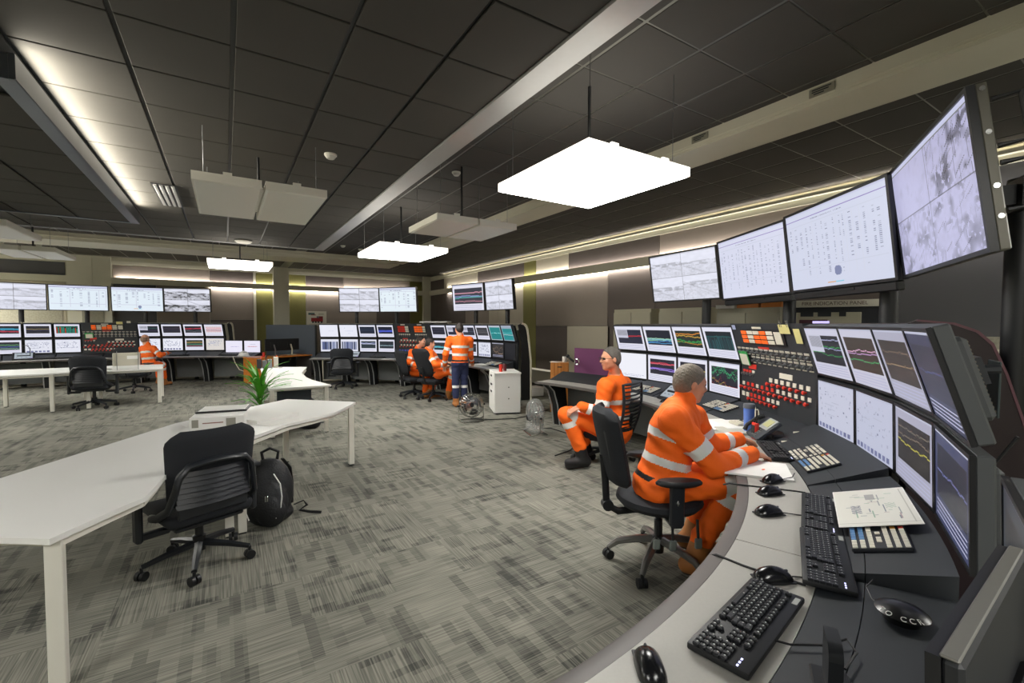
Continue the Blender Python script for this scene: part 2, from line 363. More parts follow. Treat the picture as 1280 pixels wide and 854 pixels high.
c=MB(); c.box((-2.6,3.7,ZC+.03),(8.9,15.6,.04)); ceil=struct(c.build('ceiling',M_grid),'dark tiled dropped ceiling over the middle of the room')
xs=[-.515+.586*k for k in range(-11,4)]+[1.79]; ys=[2.769+.617*r for r in range(-11,15)]
tiles(ceil,xs,ys,ZC,lambda x,y: -4.2<x and y>1.4 and (y>2.3 or x>0))
c=MB(); c.box((1.88,3.72,3.46),(.2,15.44,.05)); c.box((1.97,3.72,3.6),(.02,15.44,.3)); c.box((-2.55,11.43,3.46),(8.9,.06,.05)); c.box((-2.55,11.45,3.62),(8.9,.02,.36))
struct(c.build('trim_1',M_silver),'silver metal edge of the dropped ceiling')
c=MB(); c.box(((XW-7)/2,7.45,ZH+.028),(XW+7,22.9,.06)); ceil2=struct(c.build('ceiling.001',mat('grid_metal','77776f',.35,metal=.7)),'higher dark tiled ceiling around the dropped one')
xs=[1.99]+[3.071+.598*k for k in range(-1,8)]+[XW-.02]; ys=[2.198+.6386*r for r in range(-3,27)]
tiles(ceil2,xs,ys,ZH,lambda x,y: .6<y<9.6 and (y>1.4 or x>4))
rest=MB()
for i in range(14):
    for j in range(11): rest.box((-6.5+.61*i,11.9+.63*j,ZH+.002),(.585,.615,.018))
rest.build('tile_field',M_tile,ceil2)['kind']='stuff'
# the lower ceiling raft at the left, lit from above along its edge
c=MB(); c.box((-4.05,6.35,3.24),(5.9,4.6,.04)); raft=struct(c.build('ceiling.002',M_grid),'lower dark ceiling raft with a silver edge and light behind it')
xs=[-1.12-.586*k for k in range(9,-1,-1)]; ys=[8.62-.617*k for k in range(7,-1,-1)]
tiles(raft,xs,ys,3.205,lambda x,y: -3.7<x and (y>5.2 or x>-2.2))
c=MB(); c.box((-1.06,6.33,3.27),(.03,4.72,.15)); c.box((-4.05,8.69,3.25),(5.95,.03,.11)); c.box((-4.05,3.98,3.26),(5.95,.03,.15)); c.box((-1.1,6.33,3.196),(.1,4.72,.012)); c.box((-4.05,8.66,3.196),(5.9,.07,.012))
c.build('edge_trim',mat('raft_metal','7d838b',.3,metal=.85,var=.1,vscale=4),raft)
c=MB()
for y in (4.3,5.8,7.3,8.4): c.cyl((-1.4,y,3.26),(-1.4,y,ZC+.01),.008,6); c.cyl((-4.,y,3.26),(-4.,y,ZC+.01),.008,6)
c.build('hanger_rods',M_steel,raft)['kind']='stuff'
# beige beam ring
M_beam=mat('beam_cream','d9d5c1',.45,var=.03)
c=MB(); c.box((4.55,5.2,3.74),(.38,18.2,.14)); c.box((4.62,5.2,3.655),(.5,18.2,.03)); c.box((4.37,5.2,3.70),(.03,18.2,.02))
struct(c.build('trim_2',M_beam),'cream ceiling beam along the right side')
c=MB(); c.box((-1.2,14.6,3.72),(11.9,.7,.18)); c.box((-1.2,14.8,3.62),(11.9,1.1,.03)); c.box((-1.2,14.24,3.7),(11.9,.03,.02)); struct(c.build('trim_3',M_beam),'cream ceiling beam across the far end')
def plate(loc,rz=0):
    m=MB(); m.box((0,0,0),(.012,.2,.075),bev=.004); o=m.build('label_plate',mat('plate_grey','8f8c7c',.5),None,T(*loc,rz))
    tag(o,'small printed plate on the side of the cream beam, %s'%('nearer' if loc[1]<2.2 else 'farther'),'plate')
    for k,(w,dz) in enumerate(((.15,.018),(.13,0),(.08,-.018))):
        g=MB(); g.box((-.008,.01*k,dz),(.003,w,.009)); g.build('printed_line',M_dark,o)
plate((4.352,1.92,3.735)); plate((4.352,3.1,3.735))
# ceiling vent, detectors
v=thing('air_vent','slotted silver air vent in the dropped ceiling beside the lit tiles','vent',(-.62,7.75,3.44))
for k in range(4):
    m=MB(); m.box((-.09+.06*k,0,0),(.035,1.15,.016),bev=.004); m.build('slat',M_silver,v)
m=MB(); m.box((0,0,.012),(.26,1.22,.01)); m.build('backing',M_black,v)
M_off=mat('offwhite_plastic','d8d6cc',.4)
def detector(x,y,z,label):
    t=thing('smoke_detector',label,'detector',(x,y,z),0,'round ceiling detectors'); m=MB(); m.lathe([(0,-.05),(.035,-.048),(.05,-.03),(.052,-.022)],16); m.build('sensor',M_off,t)
    m=MB(); m.lathe([(.055,-.022),(.062,-.015),(.062,0),(0,0)],16); m.build('base',M_fix,t)
detector(.94,4.96,ZC-.006,'round off-white detector on the dropped ceiling, near the silver trim')
detector(2.7,5.69,ZH-.007,'small off-white detector on the high ceiling beside the big panel light')
detector(2.67,12.6,ZH-.007,'small off-white detector above the far console, left of the corner light')
detector(3.2,12.9,ZH-.007,'flat pale detector beside the small one near the far beam')
t=thing('smoke_detector','wide flat white ceiling unit near the far edge of the dropped ceiling','detector',(.35,11.0,ZC-.006)); m=MB(); m.lathe([(0,-.06),(.13,-.055),(.16,-.03),(.16,-.02)],24); m.build('cover',M_off,t); m=MB(); m.lathe([(.1,-.02),(.1,0),(0,0)],16); m.build('base',M_dark,t)

# ------------------------------------------------------------------ walls with fabric panels
def fabric(name,c): return mat(name,c,.9,bump=.25,bscale=260,var=.07,vscale=2.5)
F_dark=fabric('fabric_dark_taupe','5a524d'); F_taupe=fabric('fabric_taupe','8c8278'); F_beige=fabric('fabric_beige','bab3a0'); F_olive=fabric('fabric_olive','76733f'); F_grey=fabric('fabric_grey','5c5c5e')
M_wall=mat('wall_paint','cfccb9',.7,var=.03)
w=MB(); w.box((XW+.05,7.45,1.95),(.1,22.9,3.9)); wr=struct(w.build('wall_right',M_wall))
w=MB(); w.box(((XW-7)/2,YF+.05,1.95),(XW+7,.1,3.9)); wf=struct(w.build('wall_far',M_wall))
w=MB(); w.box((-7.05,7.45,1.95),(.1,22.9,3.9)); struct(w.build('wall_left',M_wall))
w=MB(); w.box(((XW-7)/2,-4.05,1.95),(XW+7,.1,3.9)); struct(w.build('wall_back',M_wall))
def fpanel(wall,a,b2,z0,z1,m,d=.035):
    g=MB()
    if wall is wr: g.box((XW-d/2,(a+b2)/2,(z0+z1)/2),(d,abs(b2-a)-.012,z1-z0-.008),bev=.005)
    else: g.box(((a+b2)/2,YF-d/2,(z0+z1)/2),(abs(b2-a)-.012,d,z1-z0-.008),bev=.005)
    g.build('panel',m,wall)
for a,b2,m in ((18.8,17.36,F_dark),(17.36,14.41,F_beige),(14.41,11.43,F_dark),(11.43,10.8,F_olive),(10.8,9.32,F_beige),(9.32,6.37,F_dark),(6.37,2.4,F_taupe),(2.4,-1.5,F_grey)): fpanel(wr,a,b2,3.17,3.6,m)
for a,b2,z0,z1,m in ((18.8,15.4,.4,2.97,F_dark),(15.4,13.59,.4,2.97,F_taupe),(13.59,12.95,.4,2.97,F_beige),(12.95,11.47,1.66,2.97,F_beige),(12.95,11.47,.4,1.66,F_dark),(11.47,10.8,.4,2.97,F_olive),(10.8,7.86,1.68,2.97,F_taupe),(10.8,9.37,.4,1.68,F_dark),(9.37,7.78,.4,1.68,F_beige),(7.86,6.46,.4,2.97,F_dark),(6.46,2.4,.4,2.97,F_dark),(2.4,-1.5,.4,2.97,F_grey)): fpanel(wr,a,b2,z0,z1,m)
for a,b2,m in ((-5.9,-4.07,F_grey),(-2.98,-.44,F_taupe),(-.44,.88,F_dark),(.96,1.5,F_olive),(2.05,2.62,F_olive),(2.62,4.0,F_dark),(4.0,6.74,F_taupe),(6.74,7.3,F_olive)): fpanel(wf,a,b2,3.16,3.56,m)
for a,b2,z0,z1,m in ((-5.9,-4.07,.4,2.97,F_beige),(-2.98,-1.9,.4,2.97,F_grey),(-1.9,-.44,.4,2.97,F_taupe),(-.44,.88,1.86,2.97,F_taupe),(-.44,.88,.4,1.86,F_dark),(.96,1.5,.4,2.97,F_olive),(2.05,2.62,.4,2.97,F_olive),(2.62,5.3,.4,2.97,F_taupe),(5.3,6.74,.4,2.97,F_dark),(6.74,7.3,.4,2.97,F_olive)): fpanel(wf,a,b2,z0,z1,m)
# rails, top trims, columns
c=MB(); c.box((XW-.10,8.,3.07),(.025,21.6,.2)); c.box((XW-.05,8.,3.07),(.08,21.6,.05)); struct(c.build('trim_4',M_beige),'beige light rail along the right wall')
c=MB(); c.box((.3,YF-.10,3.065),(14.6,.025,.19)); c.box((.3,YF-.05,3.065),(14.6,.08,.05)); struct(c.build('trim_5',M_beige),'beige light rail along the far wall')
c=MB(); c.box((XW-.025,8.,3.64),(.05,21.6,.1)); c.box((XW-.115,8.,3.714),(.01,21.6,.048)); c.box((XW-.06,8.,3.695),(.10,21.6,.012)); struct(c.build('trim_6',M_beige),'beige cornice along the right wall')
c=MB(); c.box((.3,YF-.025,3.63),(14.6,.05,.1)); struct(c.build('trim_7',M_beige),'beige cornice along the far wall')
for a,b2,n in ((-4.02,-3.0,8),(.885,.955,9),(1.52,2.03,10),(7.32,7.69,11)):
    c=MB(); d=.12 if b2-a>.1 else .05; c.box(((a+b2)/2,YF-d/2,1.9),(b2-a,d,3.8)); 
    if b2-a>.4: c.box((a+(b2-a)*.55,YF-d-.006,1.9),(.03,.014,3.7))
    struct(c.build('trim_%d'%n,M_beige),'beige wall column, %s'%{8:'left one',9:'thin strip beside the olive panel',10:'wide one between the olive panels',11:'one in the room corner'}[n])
c=MB(); c.box((XW-.16,10.,.24),(.32,9.,.36),bev=.01); c.box((XW-.17,10.,.43),(.36,9.,.02)); o=struct(c.build('trim_12',mat('white_duct','cfcdc0',.5)),'white boxed duct along the foot of the right wall')
for y in (8.2,9.7,11.2,12.7): g=MB(); g.box((XW-.325,y,.26),(.012,.05,.02)); g.build('catch',M_steel,o)
for k,(a,z,h) in enumerate(((-5.05,1.95,.62),(-4.85,1.45,.3))): pass
c=MB(); c.box((-4.98,YF-.045,1.95),(1.65,.012,.75)); tag(c.build('wall_map',mat('map_paper','a9a592',.8,var=.35,vscale=28)),'pale printed map pinned on the far wall behind the left screens','map')
c=MB(); c.box((-3.45,YF-.13,1.95),(.5,.012,.65)); tag(c.build('wall_notice',mat('notice_paper','9c9987',.8,var=.2,vscale=20)),'grey notice sheet on the beige column behind the left screens','notice')
# ------------------------------------------------------------------ curved operator consoles
M_top=mat('worktop_grey','a8a69f',.5,var=.05,vscale=120,bump=.05,bscale=500)
M_edge=mat('edge_rubber','5b5653',.5)
M_deck=mat('deck_charcoal','292d32',.55,bump=.12,bscale=600)
M_maroon=mat('shroud_maroon','23131c',.4); M_purple=mat('panel_purple','6e3560',.7,bump=.2,bscale=300)
M_cream=mat('shell_cream','cfcab6',.5); M_mod=mat('modesty_grey','5d605f',.6)
M_bez=mat('bezel_black','17181b',.4); M_case=mat('monitor_case','45484a',.5); M_grille=mat('grille_grey','6a6355',.6)
M_white=mat('white_laminate','eae9e5',.45); M_key=mat('key_white','d9d5c6',.45); M_red=mat('signal_red','d2301f',.4); M_orange_l=mat('lamp_orange','f0661c',.4,emit=.25)
M_green=mat('tag_green','35a552',.6); M_chrome=mat('chrome','c8cac8',.2,metal=1.); M_blue=mat('key_blue','5c87b8',.5)
M_paper=mat('paper','efeee9',.8); M_cable=mat('cable_black','1a1b1d',.5); M_yellow=mat('note_yellow','cfc887',.7)
def polar(c,r,a,z=0.): return (c[0]+r*cos(rad(a)),c[1]+r*sin(rad(a)),z)
def sweep(m,prof,a0,a1,c,step=1.5,mi=0):
    "closed (r,z) profile swept round centre c from a0 down to a1 degrees"
    n=max(2,int(math.ceil(abs(a0-a1)/step))); P=len(prof); o=len(m.v)
    vs=[polar(c,r,a0+(a1-a0)*i/n,z) for i in range(n+1) for r,z in prof]; fs=[]
    for i in range(n):
        for k in range(P): fs.append((i*P+k,i*P+(k+1)%P,(i+1)*P+(k+1)%P,(i+1)*P+k))
    fs += [tuple(range(P))[::-1],tuple(range(n*P,(n+1)*P))]
    return m.add(vs,fs,mi)
def deck_z(r,Rf,Rm): return .757 if r<Rf+.38 else .757+(r-Rf-.38)*.3
def shroud_prof(Rm,top=1.735,k=1.):
    out=[(.03,1.),(.19,.99),(.29,.965),(.355,.925),(.415,.835),(.49,.69),(.565,.51),(.59,0.)]
    return [(Rm+a*k,.02+(top-.02)*b2) for a,b2 in out]
def console(name_label,c,Rf,Rm,aL,aR,legs,decks,shroud,mon,shroud_mat,end_at,wide=1.):
    t=thing('control_console',name_label,'console',(0,0,0))
    m=MB(); sweep(m,[(Rf,.745),(Rf+.012,.752),(Rf+.06,.752),(Rf+.06,.715),(Rf+.012,.715),(Rf,.722)],aL,aR,c); m.build('edge_trim',M_edge,t,recalc=True)
    n=max(1,round((aL-aR)/17)); 
    for i in range(n):
        m=MB(); g=.06; sweep(m,[(Rf+.062,.718),(Rf+.38,.718),(Rf+.38,.7535),(Rf+.062,.7535)],aL-(aL-aR)*i/n-(g if i else 0),aL-(aL-aR)*(i+1)/n+(g if i<n-1 else 0),c); m.build('worktop',M_top,t,recalc=True)
    for a,b2,lift in decks:
        for r0,r1 in ((Rf+.384,Rf+.52),(Rf+.523,Rm-.02)):
            m=MB(); sweep(m,[(r0,.70),(r1,.70),(r1,deck_z(r1,Rf,Rm)+lift*(r1-Rf-.38)*2),(r0,deck_z(r0,Rf,Rm)+lift*(r0-Rf-.38)*2)],a-.12,b2+.12,c); m.build('deck_panel',M_deck,t,recalc=True)
    m=MB(); sweep(m,[(Rm+.02,.70),(Rm+.06,.70),(Rm+.075,1.31),(Rm-.02,1.69),(Rm-.045,1.69),(Rm+.055,1.31)],mon[0],mon[1],c); m.build('monitor_rack',M_black,t,recalc=True)
    m=MB(); p=shroud_prof(Rm+.06,k=wide); q=[(r-.025,z-.01) for r,z in p][::-1]; sweep(m,p+q,shroud[0],shroud[1],c); m.build('rear_shroud',shroud_mat,t,recalc=True)
    for a,s,mm_ in end_at:
        prof=shroud_prof(Rm+.085,1.75,wide); poly=prof+[(Rm+.09,.02),(Rm+.09,.75),(Rm+.10,1.31),(Rm+.0,1.70)]
        m=MB(); sweep(m,poly,a+.16,a-.16,c,mi=0); m.build('end_panel',mm_,t,recalc=True)
        m=MB(); rim=[(r+.004,z+.004) for r,z in prof]; rin=[(r-.03,z-.03) for r,z in prof][::-1]; q_=.42 if s=='cream' else .2; rin=rin if s=='cream' else [(r-.006,z-.006) for r,z in prof][::-1]; sweep(m,rim+rin,a+q_,a-q_,c); m.build('end_rim',M_cream if s=='cream' else mat('rim_maroon','6b4650',.5),t,recalc=True)
    for a in legs:
        m=MB(); Mx=T(*polar(c,0,0))@Matrix.Rotation(rad(a),4,'Z')
        m.prism([(Rf+.08,.712),(Rf+.50,.712),(Rf+.62,.0),(Rf+.36,.0),(Rf+.30,.35),(Rf+.20,.60)][::-1],-.06,.06,0,Mx@Matrix.Rotation(pi/2,4,'X'))
        m.build('leg',M_black,t,recalc=True)
        for s in (-1,1):
            m=MB(); m.tube([(Rf+.06,s*.068,.70),(Rf+.185,s*.068,.6),(Rf+.285,s*.068,.35),(Rf+.345,s*.068,.005)],.012,6,0,Mx); m.build('leg_edge',M_silver,t)
    for a,b2 in zip([aL-.5]+list(legs),list(legs)+[aR+.5]):
        if a-b2<2: continue
        m=MB(); sweep(m,[(Rf+.55,.12),(Rf+.57,.12),(Rf+.57,.66),(Rf+.55,.66)],a-1,b2+1,c); m.build('modesty_panel',M_mod,t,recalc=True)
    return t
MESH={}
def monitor(pos,rz,tilt,w,h,pic,label,group=None,cat='monitor',back=False,case=None):
    t=thing('monitor',label,cat,pos,0,group); t.rotation_euler=(tilt,0,rz)
    k=('mon',round(w,3),round(h,3),case is None)
    if k not in MESH:
        m=MB(); dp=.024 if case else .05; m.box((0,.010+dp/2,0),(w,dp,h),bev=.006); m.box((0,.035+dp*.8 if not case else .055,0 if not case else -.06),(w*.72,.05,h*(.72 if not case else .5)),bev=.015)
        if case: m.box((0,.020,h/2+.002),(w,.020,.005),1,bev=.002)  # pale strip paints the light falling on top of this casing
        c1=m.mesh('casing',[case or M_case,mat('case_edge_lit','5e5d58',.45)])
        m=MB(); bz=.016
        for s in (-1,1): m.box((s*(w/2-bz/2),.004,0),(bz,.016,h)); m.box((0,.004,s*(h/2-bz/2)),(w-2*bz,.016,bz))
        c2=m.mesh('bezel',M_bez)
        m=MB()
        for i in range(18): m.box((0,.103,-h*.3+i*h*.6/17),(w*.6,.006,.006))
        c3=m.mesh('vent_grille',M_grille)
        m=MB(); m.box((0,.12,0),(.1,.05,.1)); m.cyl((0,.14,0),(0,.19,-.01),.018,8); c4=m.mesh('mounting_arm',M_dark)
        MESH[k]=(c1,c2,c3,c4)
    c1,c2,c3,c4=MESH[k]; inst('casing',c1,t); inst('bezel',c2,t)
    if back: inst('vent_grille',c3,t)
    inst('mounting_arm',c4,t)
    s=inst('screen',picture(pic[0],pic[1],w-.03,h-.03),t); s.data.materials.clear(); s.data.materials.append(M_screen)
    return t
def ring_mon(c,Rm,a,row,w,pic,label,group,lean=.07,back=False,dh=0.):
    if row=='lower': p=polar(c,Rm*cos(rad(3.5)),a,1.09); tl=rad(2)
    else: p=polar(c,(Rm-.065)*cos(rad(3.5)),a,1.515); tl=rad(17.5)
    return monitor(p,rad(a-90),tl,w,(.405 if row=='lower' else .412)-dh,pic,label,group,back=back)
def display(pole,pos,rz,tilt,pic,label,group,w=1.25,h=.72,pole_r=.055,thick=.05,handles=False,bez=.022,bar=False):
    t=thing('overhead_display',label,'screen',(pole[0],pole[1],0),rz,group)
    l=Matrix.Rotation(-rz,3,'Z')@Vector((pos[0]-pole[0],pos[1]-pole[1],0)); Mx=T(l.x,l.y,pos[2])@Matrix.Rotation(tilt,4,'X')
    m=MB(); m.cyl((0,0,0),(0,0,pos[2]+.12),pole_r,20); m.build('pole',M_black,t)
    m=MB(); m.box((l.x/2,-.075,pos[2]),(abs(l.x)+.16,.04,.16)); m.box((l.x*.8,(l.y-.06)*.5+.02,pos[2]),(.12,max(.02,abs(l.y)-.12),.1)); m.build('mount',M_black,t)
    m=MB(); m.box((0,.02+thick/2,0),(w,thick,h),bev=.006); m.build('casing',mat('display_frame','6d6b61',.45,metal=.3) if handles else M_black,t,Mx)
    m=MB()
    for s in (-1,1): m.box((s*(w/2-bez/2),.006,0),(bez,.03,h)); m.box((0,.006,s*(h/2-bez/2)),(w-2*bez,.03,bez))
    m.build('bezel',M_bez,t,Mx)
    if bar: m=MB(); m.box((0,.03,-h/2-.035),(w*.96,.06,.07),bev=.01); m.box((-.05,-.003,-h/2-.02),(.5,.006,.02)); m.build('speaker_bar',M_black,t,Mx)
    if handles:
        for s in (.28,-.1):
            m=MB(); m.tube([(w/2-.02,.07,s*h+.08),(w/2-.01,.16,s*h+.08),(w/2-.01,.16,s*h-.12),(w/2-.02,.07,s*h-.12)],.012,8); m.build('handle',M_black,t,Mx)
        for s in (.46,.2,-.12,-.3): m=MB(); m.cyl((w/2,.04,s*h),(w/2+.006,.04,s*h),.011,8); m.build('screw',M_chrome,t,Mx)
    s=inst('screen',picture(pic[0],pic[1],w-2*bez,h-2*bez),t,Mx); s.data.materials.clear(); s.data.materials.append(M_screen)
    return t
def switch_panel(label,c,Rm,aL,aR,layout,detail):
    am=(aL+aR)/2; ch=2*Rm*sin(rad((aL-aR)/2)); r=Rm*cos(rad((aL-aR)/2)); w=ch-.015
    p=polar(c,r,am,0); t=thing('switch_panel',label,'control panel',p,rad(am-90))
    th=math.atan2(.135,.42); L=.42/cos(th)
    m=MB(); side=[(0,.80),(.30,.80),(.30,1.25),(.08,1.735),(-.135,1.735),(0,1.31)]
    m.prism([(y,z) for y,z in side],-w/2,w/2,0,Matrix(((0,0,1,0),(1,0,0,0),(0,1,0,0),(0,0,0,1)))); m.build('housing',M_deck,t,recalc=True)
    def up(u,v,d=0): return T((u-.5)*w,0,0)@T(0,-.135*(1-v),1.73-.42*v)@Matrix.Rotation(th,4,'X')@T(0,-d,0)
    def lo(u,v,d=0): return T((u-.5)*w,-d,1.30-.45*v)
    def pl(name,ww,hh,mm,M,d=.006):
        k=(name,round(ww,3),round(hh,3),mm.name)
        if k not in MESH: q=MB(); q.box((0,-d/2,0),(ww,d,hh),bev=.0015); MESH[k]=q.mesh(name,mm)
        return inst(name,MESH[k],t,M)
    if 'knob' not in MESH:
        q=MB(); q.lathe([(.016,0),(.016,.010),(.011,.012),(.009,.026),(0,.027)],10,0,RX); q.box((0,-.03,0),(.008,.012,.024)); MESH['knob']=q.mesh('knob',M_steel)
        q=MB(); q.lathe([(.009,0),(.009,.018),(.017,.02),(.018,.028),(.013,.034),(0,.036)],14,0,RX); MESH['button']=q.mesh('stop_button',M_red)
    layout(t,up,lo,pl,w,detail)
    return t
def layout_full(t,up,lo,pl,w,detail):
    pl('annunciator_box',w*.60,.145,M_black,up(.47,.30),.012)
    cols=['OWWOW','OWOOW','OWOOW']
    for j in range(3):
        for i in range(5): pl('lamp_cell',w*.083,.036,M_orange_l if cols[j][i]=='O' else M_key,up(.22+i*.094,.195+j*.105,.012))
    pl('lamp_legend',w*.085,.118,M_key,up(.70,.30,.012))
    pl('name_plate',w*.13,.022,M_key,up(.42,.09)); pl('warning_plate',w*.15,.022,M_red,up(.44,.56))
    for row,(v,u0,n) in enumerate(((.66,.04,14),(.86,.24,11))):
        for i in range(n):
            u=u0+(.955-u0)*i/(n-1); pl('knob_plate',w*.05,.02,mat('plate_pale','b9b5a8',.5),up(u,v-.055)); inst('knob',MESH['knob'],t,up(u,v+.02)); pl('knob_legend',w*.045,.010,mat('plate_pale','b9b5a8',.5),up(u,v+.085))
    pl('green_tag',w*.145,.155,M_green,up(.13,.84,.03),.004); pl('tag_sheet',w*.12,.12,M_key,up(.13,.87,.034),.003)
    pl('warning_plate',w*.12,.05,M_red,lo(.19,.04)); pl('name_plate',w*.16,.05,M_key,lo(.66,.12))
    for i in range(4): inst('knob',MESH['knob'],t,lo(.05+.05*i,.23)); pl('knob_plate',w*.035,.025,M_red if i<3 else M_key,lo(.055+.05*i,.16))
    for i in range(7): inst('stop_button',MESH['button'],t,lo(.44+.075*i,.35)); pl('button_plate',w*.04,.04,M_key,lo(.465+.075*i,.26))
    for i in range(13): inst('stop_button',MESH['button'],t,lo(.03+.0735*i,.56)); pl('button_plate',w*.036,.036,M_red if i in (1,2,4,5,6) else M_key,lo(.05+.0735*i,.465))
    for i in range(7): inst('stop_button',MESH['button'],t,lo(.16+.065*i,.80)); pl('button_plate',w*.036,.036,M_red if i<4 else M_key,lo(.178+.065*i,.705))
    for i in range(2): pl('button_plate',w*.045,.045,M_key,lo(.05+.07*i,.72))
    if detail:
        for u,mm in ((.06,mat('clip_blue','a9b6dc',.4)),):
            pl('note_clip',.07,.05,mm,up(u,.08,.004))
        pl('clipped_note',.16,.085,M_yellow,up(.80,.10,.012),.004); pl('clipped_note',.09,.13,M_yellow,up(.93,.24,.008),.004)
        for u in (.78,.86): 
            q=MB(); q.tube([(-.012,-.02,-.01),(-.012,-.02,.05),(.012,-.02,.05),(.012,-.02,-.01)],.0025,5); q.build('binder_clip',M_chrome,t,up(u,.03))
    else:
        pl('clipped_note',.14,.075,M_yellow,up(.69,.0,.01),.004); pl('clipped_note',.09,.06,M_key,up(.86,-.06,.01),.004)
def layout_c(t,up,lo,pl,w,detail):
    for s,cc,nn in ((.27,['RRW','RRW','RRW'],3),(.72,['OOOW','OOOW','OOOW'],4)):
        pl('annunciator_box',w*.34,.19,M_black,up(s,.36),.012)
        for j in range(3):
            for i in range(nn): pl('lamp_cell',w*.30/nn-.006,.05,{'R':M_red,'O':M_orange_l,'W':M_key}[cc[j][i]],up(s-.15+(i+.5)*.30/nn,.22+.14*j,.012))
        pl('name_plate',w*.12,.03,M_key,up(s,.07))
        for i in range(6): inst('knob',MESH['knob'],t,up(s-.14+.056*i,.80)); pl('knob_plate',w*.04,.03,M_key,up(s-.14+.056*i,.72))
    for s in (.27,): pl('warning_plate',w*.14,.03,M_red,lo(s,.0))
    for r_,v in enumerate((.2,.5)):
        for i in range(6): inst('stop_button',MESH['button'],t,lo(.14+.085*i,v)); pl('button_plate',w*.045,.04,M_key,lo(.16+.085*i,v-.1))
    for i in range(8): pl('blue_switch',w*.05,.05,mat('switch_blue','3d4fb8',.4),lo(.12+.075*i,.74))
ORD=['first','second','third','fourth','fifth','sixth','seventh','eighth','ninth','tenth']

# ---- console A (right, near)
cA,RfA,RmA=(.44,5.06),4.12,4.91
decksA=[(16,2,0)]+[(1.95-7.13*i,1.95-7.13*(i+1),.02 if i%2 else 0) for i in range(4)]+[(-26.57,-42.1,0),(-42.1,-56.4,.05),(-56.4,-70.6,.0),(-70.6,-86,-.1)]
A=console('near curved console with light grey worktop, maroon rear shroud and dark equipment deck',cA,RfA,RmA,16.2,-86.2,[13.5,-2,-20,-48,-66],decksA,(2.,-55.),(1.9,-55.),M_maroon,[(-55.,'maroon',M_maroon)])
m=MB(); sweep(m,[(RmA+.40,.70),(RmA+.43,.70),(RmA+.43,1.28),(RmA+.40,1.28)],16.2,1.5,cA); m.build('privacy_panel',M_purple,A,recalc=True)
upA=[('A_u1',pic_trend([('e03038',.45),('c02030',.5)],seed=1,bg='20243a',window=True),'a pale window over a red trace'),
 ('A_u2',pic_trend([('9fd0b0',.55),('7ec0d8',.62),('8ac8a0',.7),('3a70b0',.8),('4a90c0',.86)],seed=2,bg='161a2c',thick=2),'pale blue and green bands on black'),
 ('A_u3',pic_trend([('d88a30',.2),('c8a040',.3),('38a050',.55),('b07830',.66),('2c8a48',.72)],seed=3,bg='1c2822',thick=2,wave=.06),'orange and green traces on black'),
 ('A_u4',pic_trend([('2a7a78',.3)],seed=4,bg='101c24',blocks=['1d4a52','2b6a70','173a44','24585c']),'dark teal columns'),
 ('A_u6',pic_trend([('30a04c',.35),('9aa0c8',.5),('2c9048',.62),('b0b4d8',.15)],seed=6,bg='171b24',window=True,frame='ccccde'),'green traces beside a pale window'),
 ('A_u7',pic_trend([('d8a8c8',.45),('b890c0',.5),('40a060',.7)],seed=7,bg='3a3028',frame='c6c6d8'),'a pink trace on brown'),
 ('A_u8',pic_trend([('6a5a4a',.3),('8a7458',.6)],seed=8,bg='35302c',frame='a9a9bc'),'a dim brown chart'),
 ('A_u9',pic_trend([('3c4878',.5)],seed=9,bg='1e2338',frame='333852'),'a dim blue picture')]  # viewing-angle dimming is painted into the colours of the last four pictures
loA=[('A_m1',pic_plant(seed=21,tint='f2f3fc')*0+pic_blank(60,90,1,'f1f2fb',[(.88,.05,.9,'a9adc8'),(.93,.1,.8,'9a9fc0')]),'an almost blank white page'),
 ('A_m2',pic_trend([('c03048',.22),('d86070',.3),('8a6ad0',.6),('a088e0',.66)],seed=12,bg='1a1a2c',thick=2),'red and violet traces'),
 ('A_m3',pic_trend([('d0c060',.35),('30b050',.6),('d02840',.75),('38c060',.92),('c8b860',.4)],seed=13,bg='181a28',thick=2),'red and green lines behind the operator'),
 ('A_m4',pic_trend([('3cc078',.2),('2ea868',.3),('50d090',.35),('c8b860',.55),('a03040',.85)],seed=14,bg='1a1b2a',wave=.3),'curving green and yellow traces'),
 ('A_m6',pic_plant(seed=16,tint='c6c9dc'),'a pale plant diagram'),('A_m7',pic_plant(seed=17,tint='bfc3d8'),'a faint grey plant diagram'),
 ('A_m8',pic_trend([('b8b040',.5),('6a6258',.2),('75685a',.35)],seed=18,bg='2c2a2a',frame='a8a8bc'),'one yellow line on dark brown'),
 ('A_m9',pic_trend([('6a70a8',.5)],seed=19,bg='1a1e30',frame='3c4262'),'a dim blue chart seen at a slant')]  # last two pictures are darkened to paint screen fall-off at a slant
slotA=[1.95-7.13*(i+.5) for i in range(4)]+[-42.1-7.13*(i+.5) for i in range(4)]
for i,a in enumerate(slotA):
    side='left of panel' if i<4 else 'right of panel'
    ring_mon(cA,RmA,a,'upper',.604,upA[i][:2],'upper monitor, %s, %s %s, near'%(upA[i][2],ORD[i%4],side),'upper monitors of the near console',back=i==7)
    ring_mon(cA,RmA,a,'lower',.604,loA[i][:2],'lower monitor, %s, %s %s, near'%(loA[i][2],ORD[i%4],side),'lower monitors of the near console')
off=('off',pic_blank(6,9,3,'0d1016'))
monitor((1.60,.245,1.09),rad(-76.5-90+2),rad(2),.56,.405,('A_m10',pic_trend([('3a4050',.5)],seed=20,bg='161a22',frame='2c323c')),'dark slanted monitor next to last on the near right end of the console','lower monitors of the near console')
monitor((1.02,.20,1.09),rad(180+3),rad(2),.5,.405,off,'blank monitor edge-on at the bottom right corner, thick dark casing','lower monitors of the near console',case=mat('case_dark','1b1d20',.6))
switch_panel('tall charcoal switch panel with red stop buttons and a green tag on the near console',cA,RmA,-26.57,-42.1,layout_full,True)
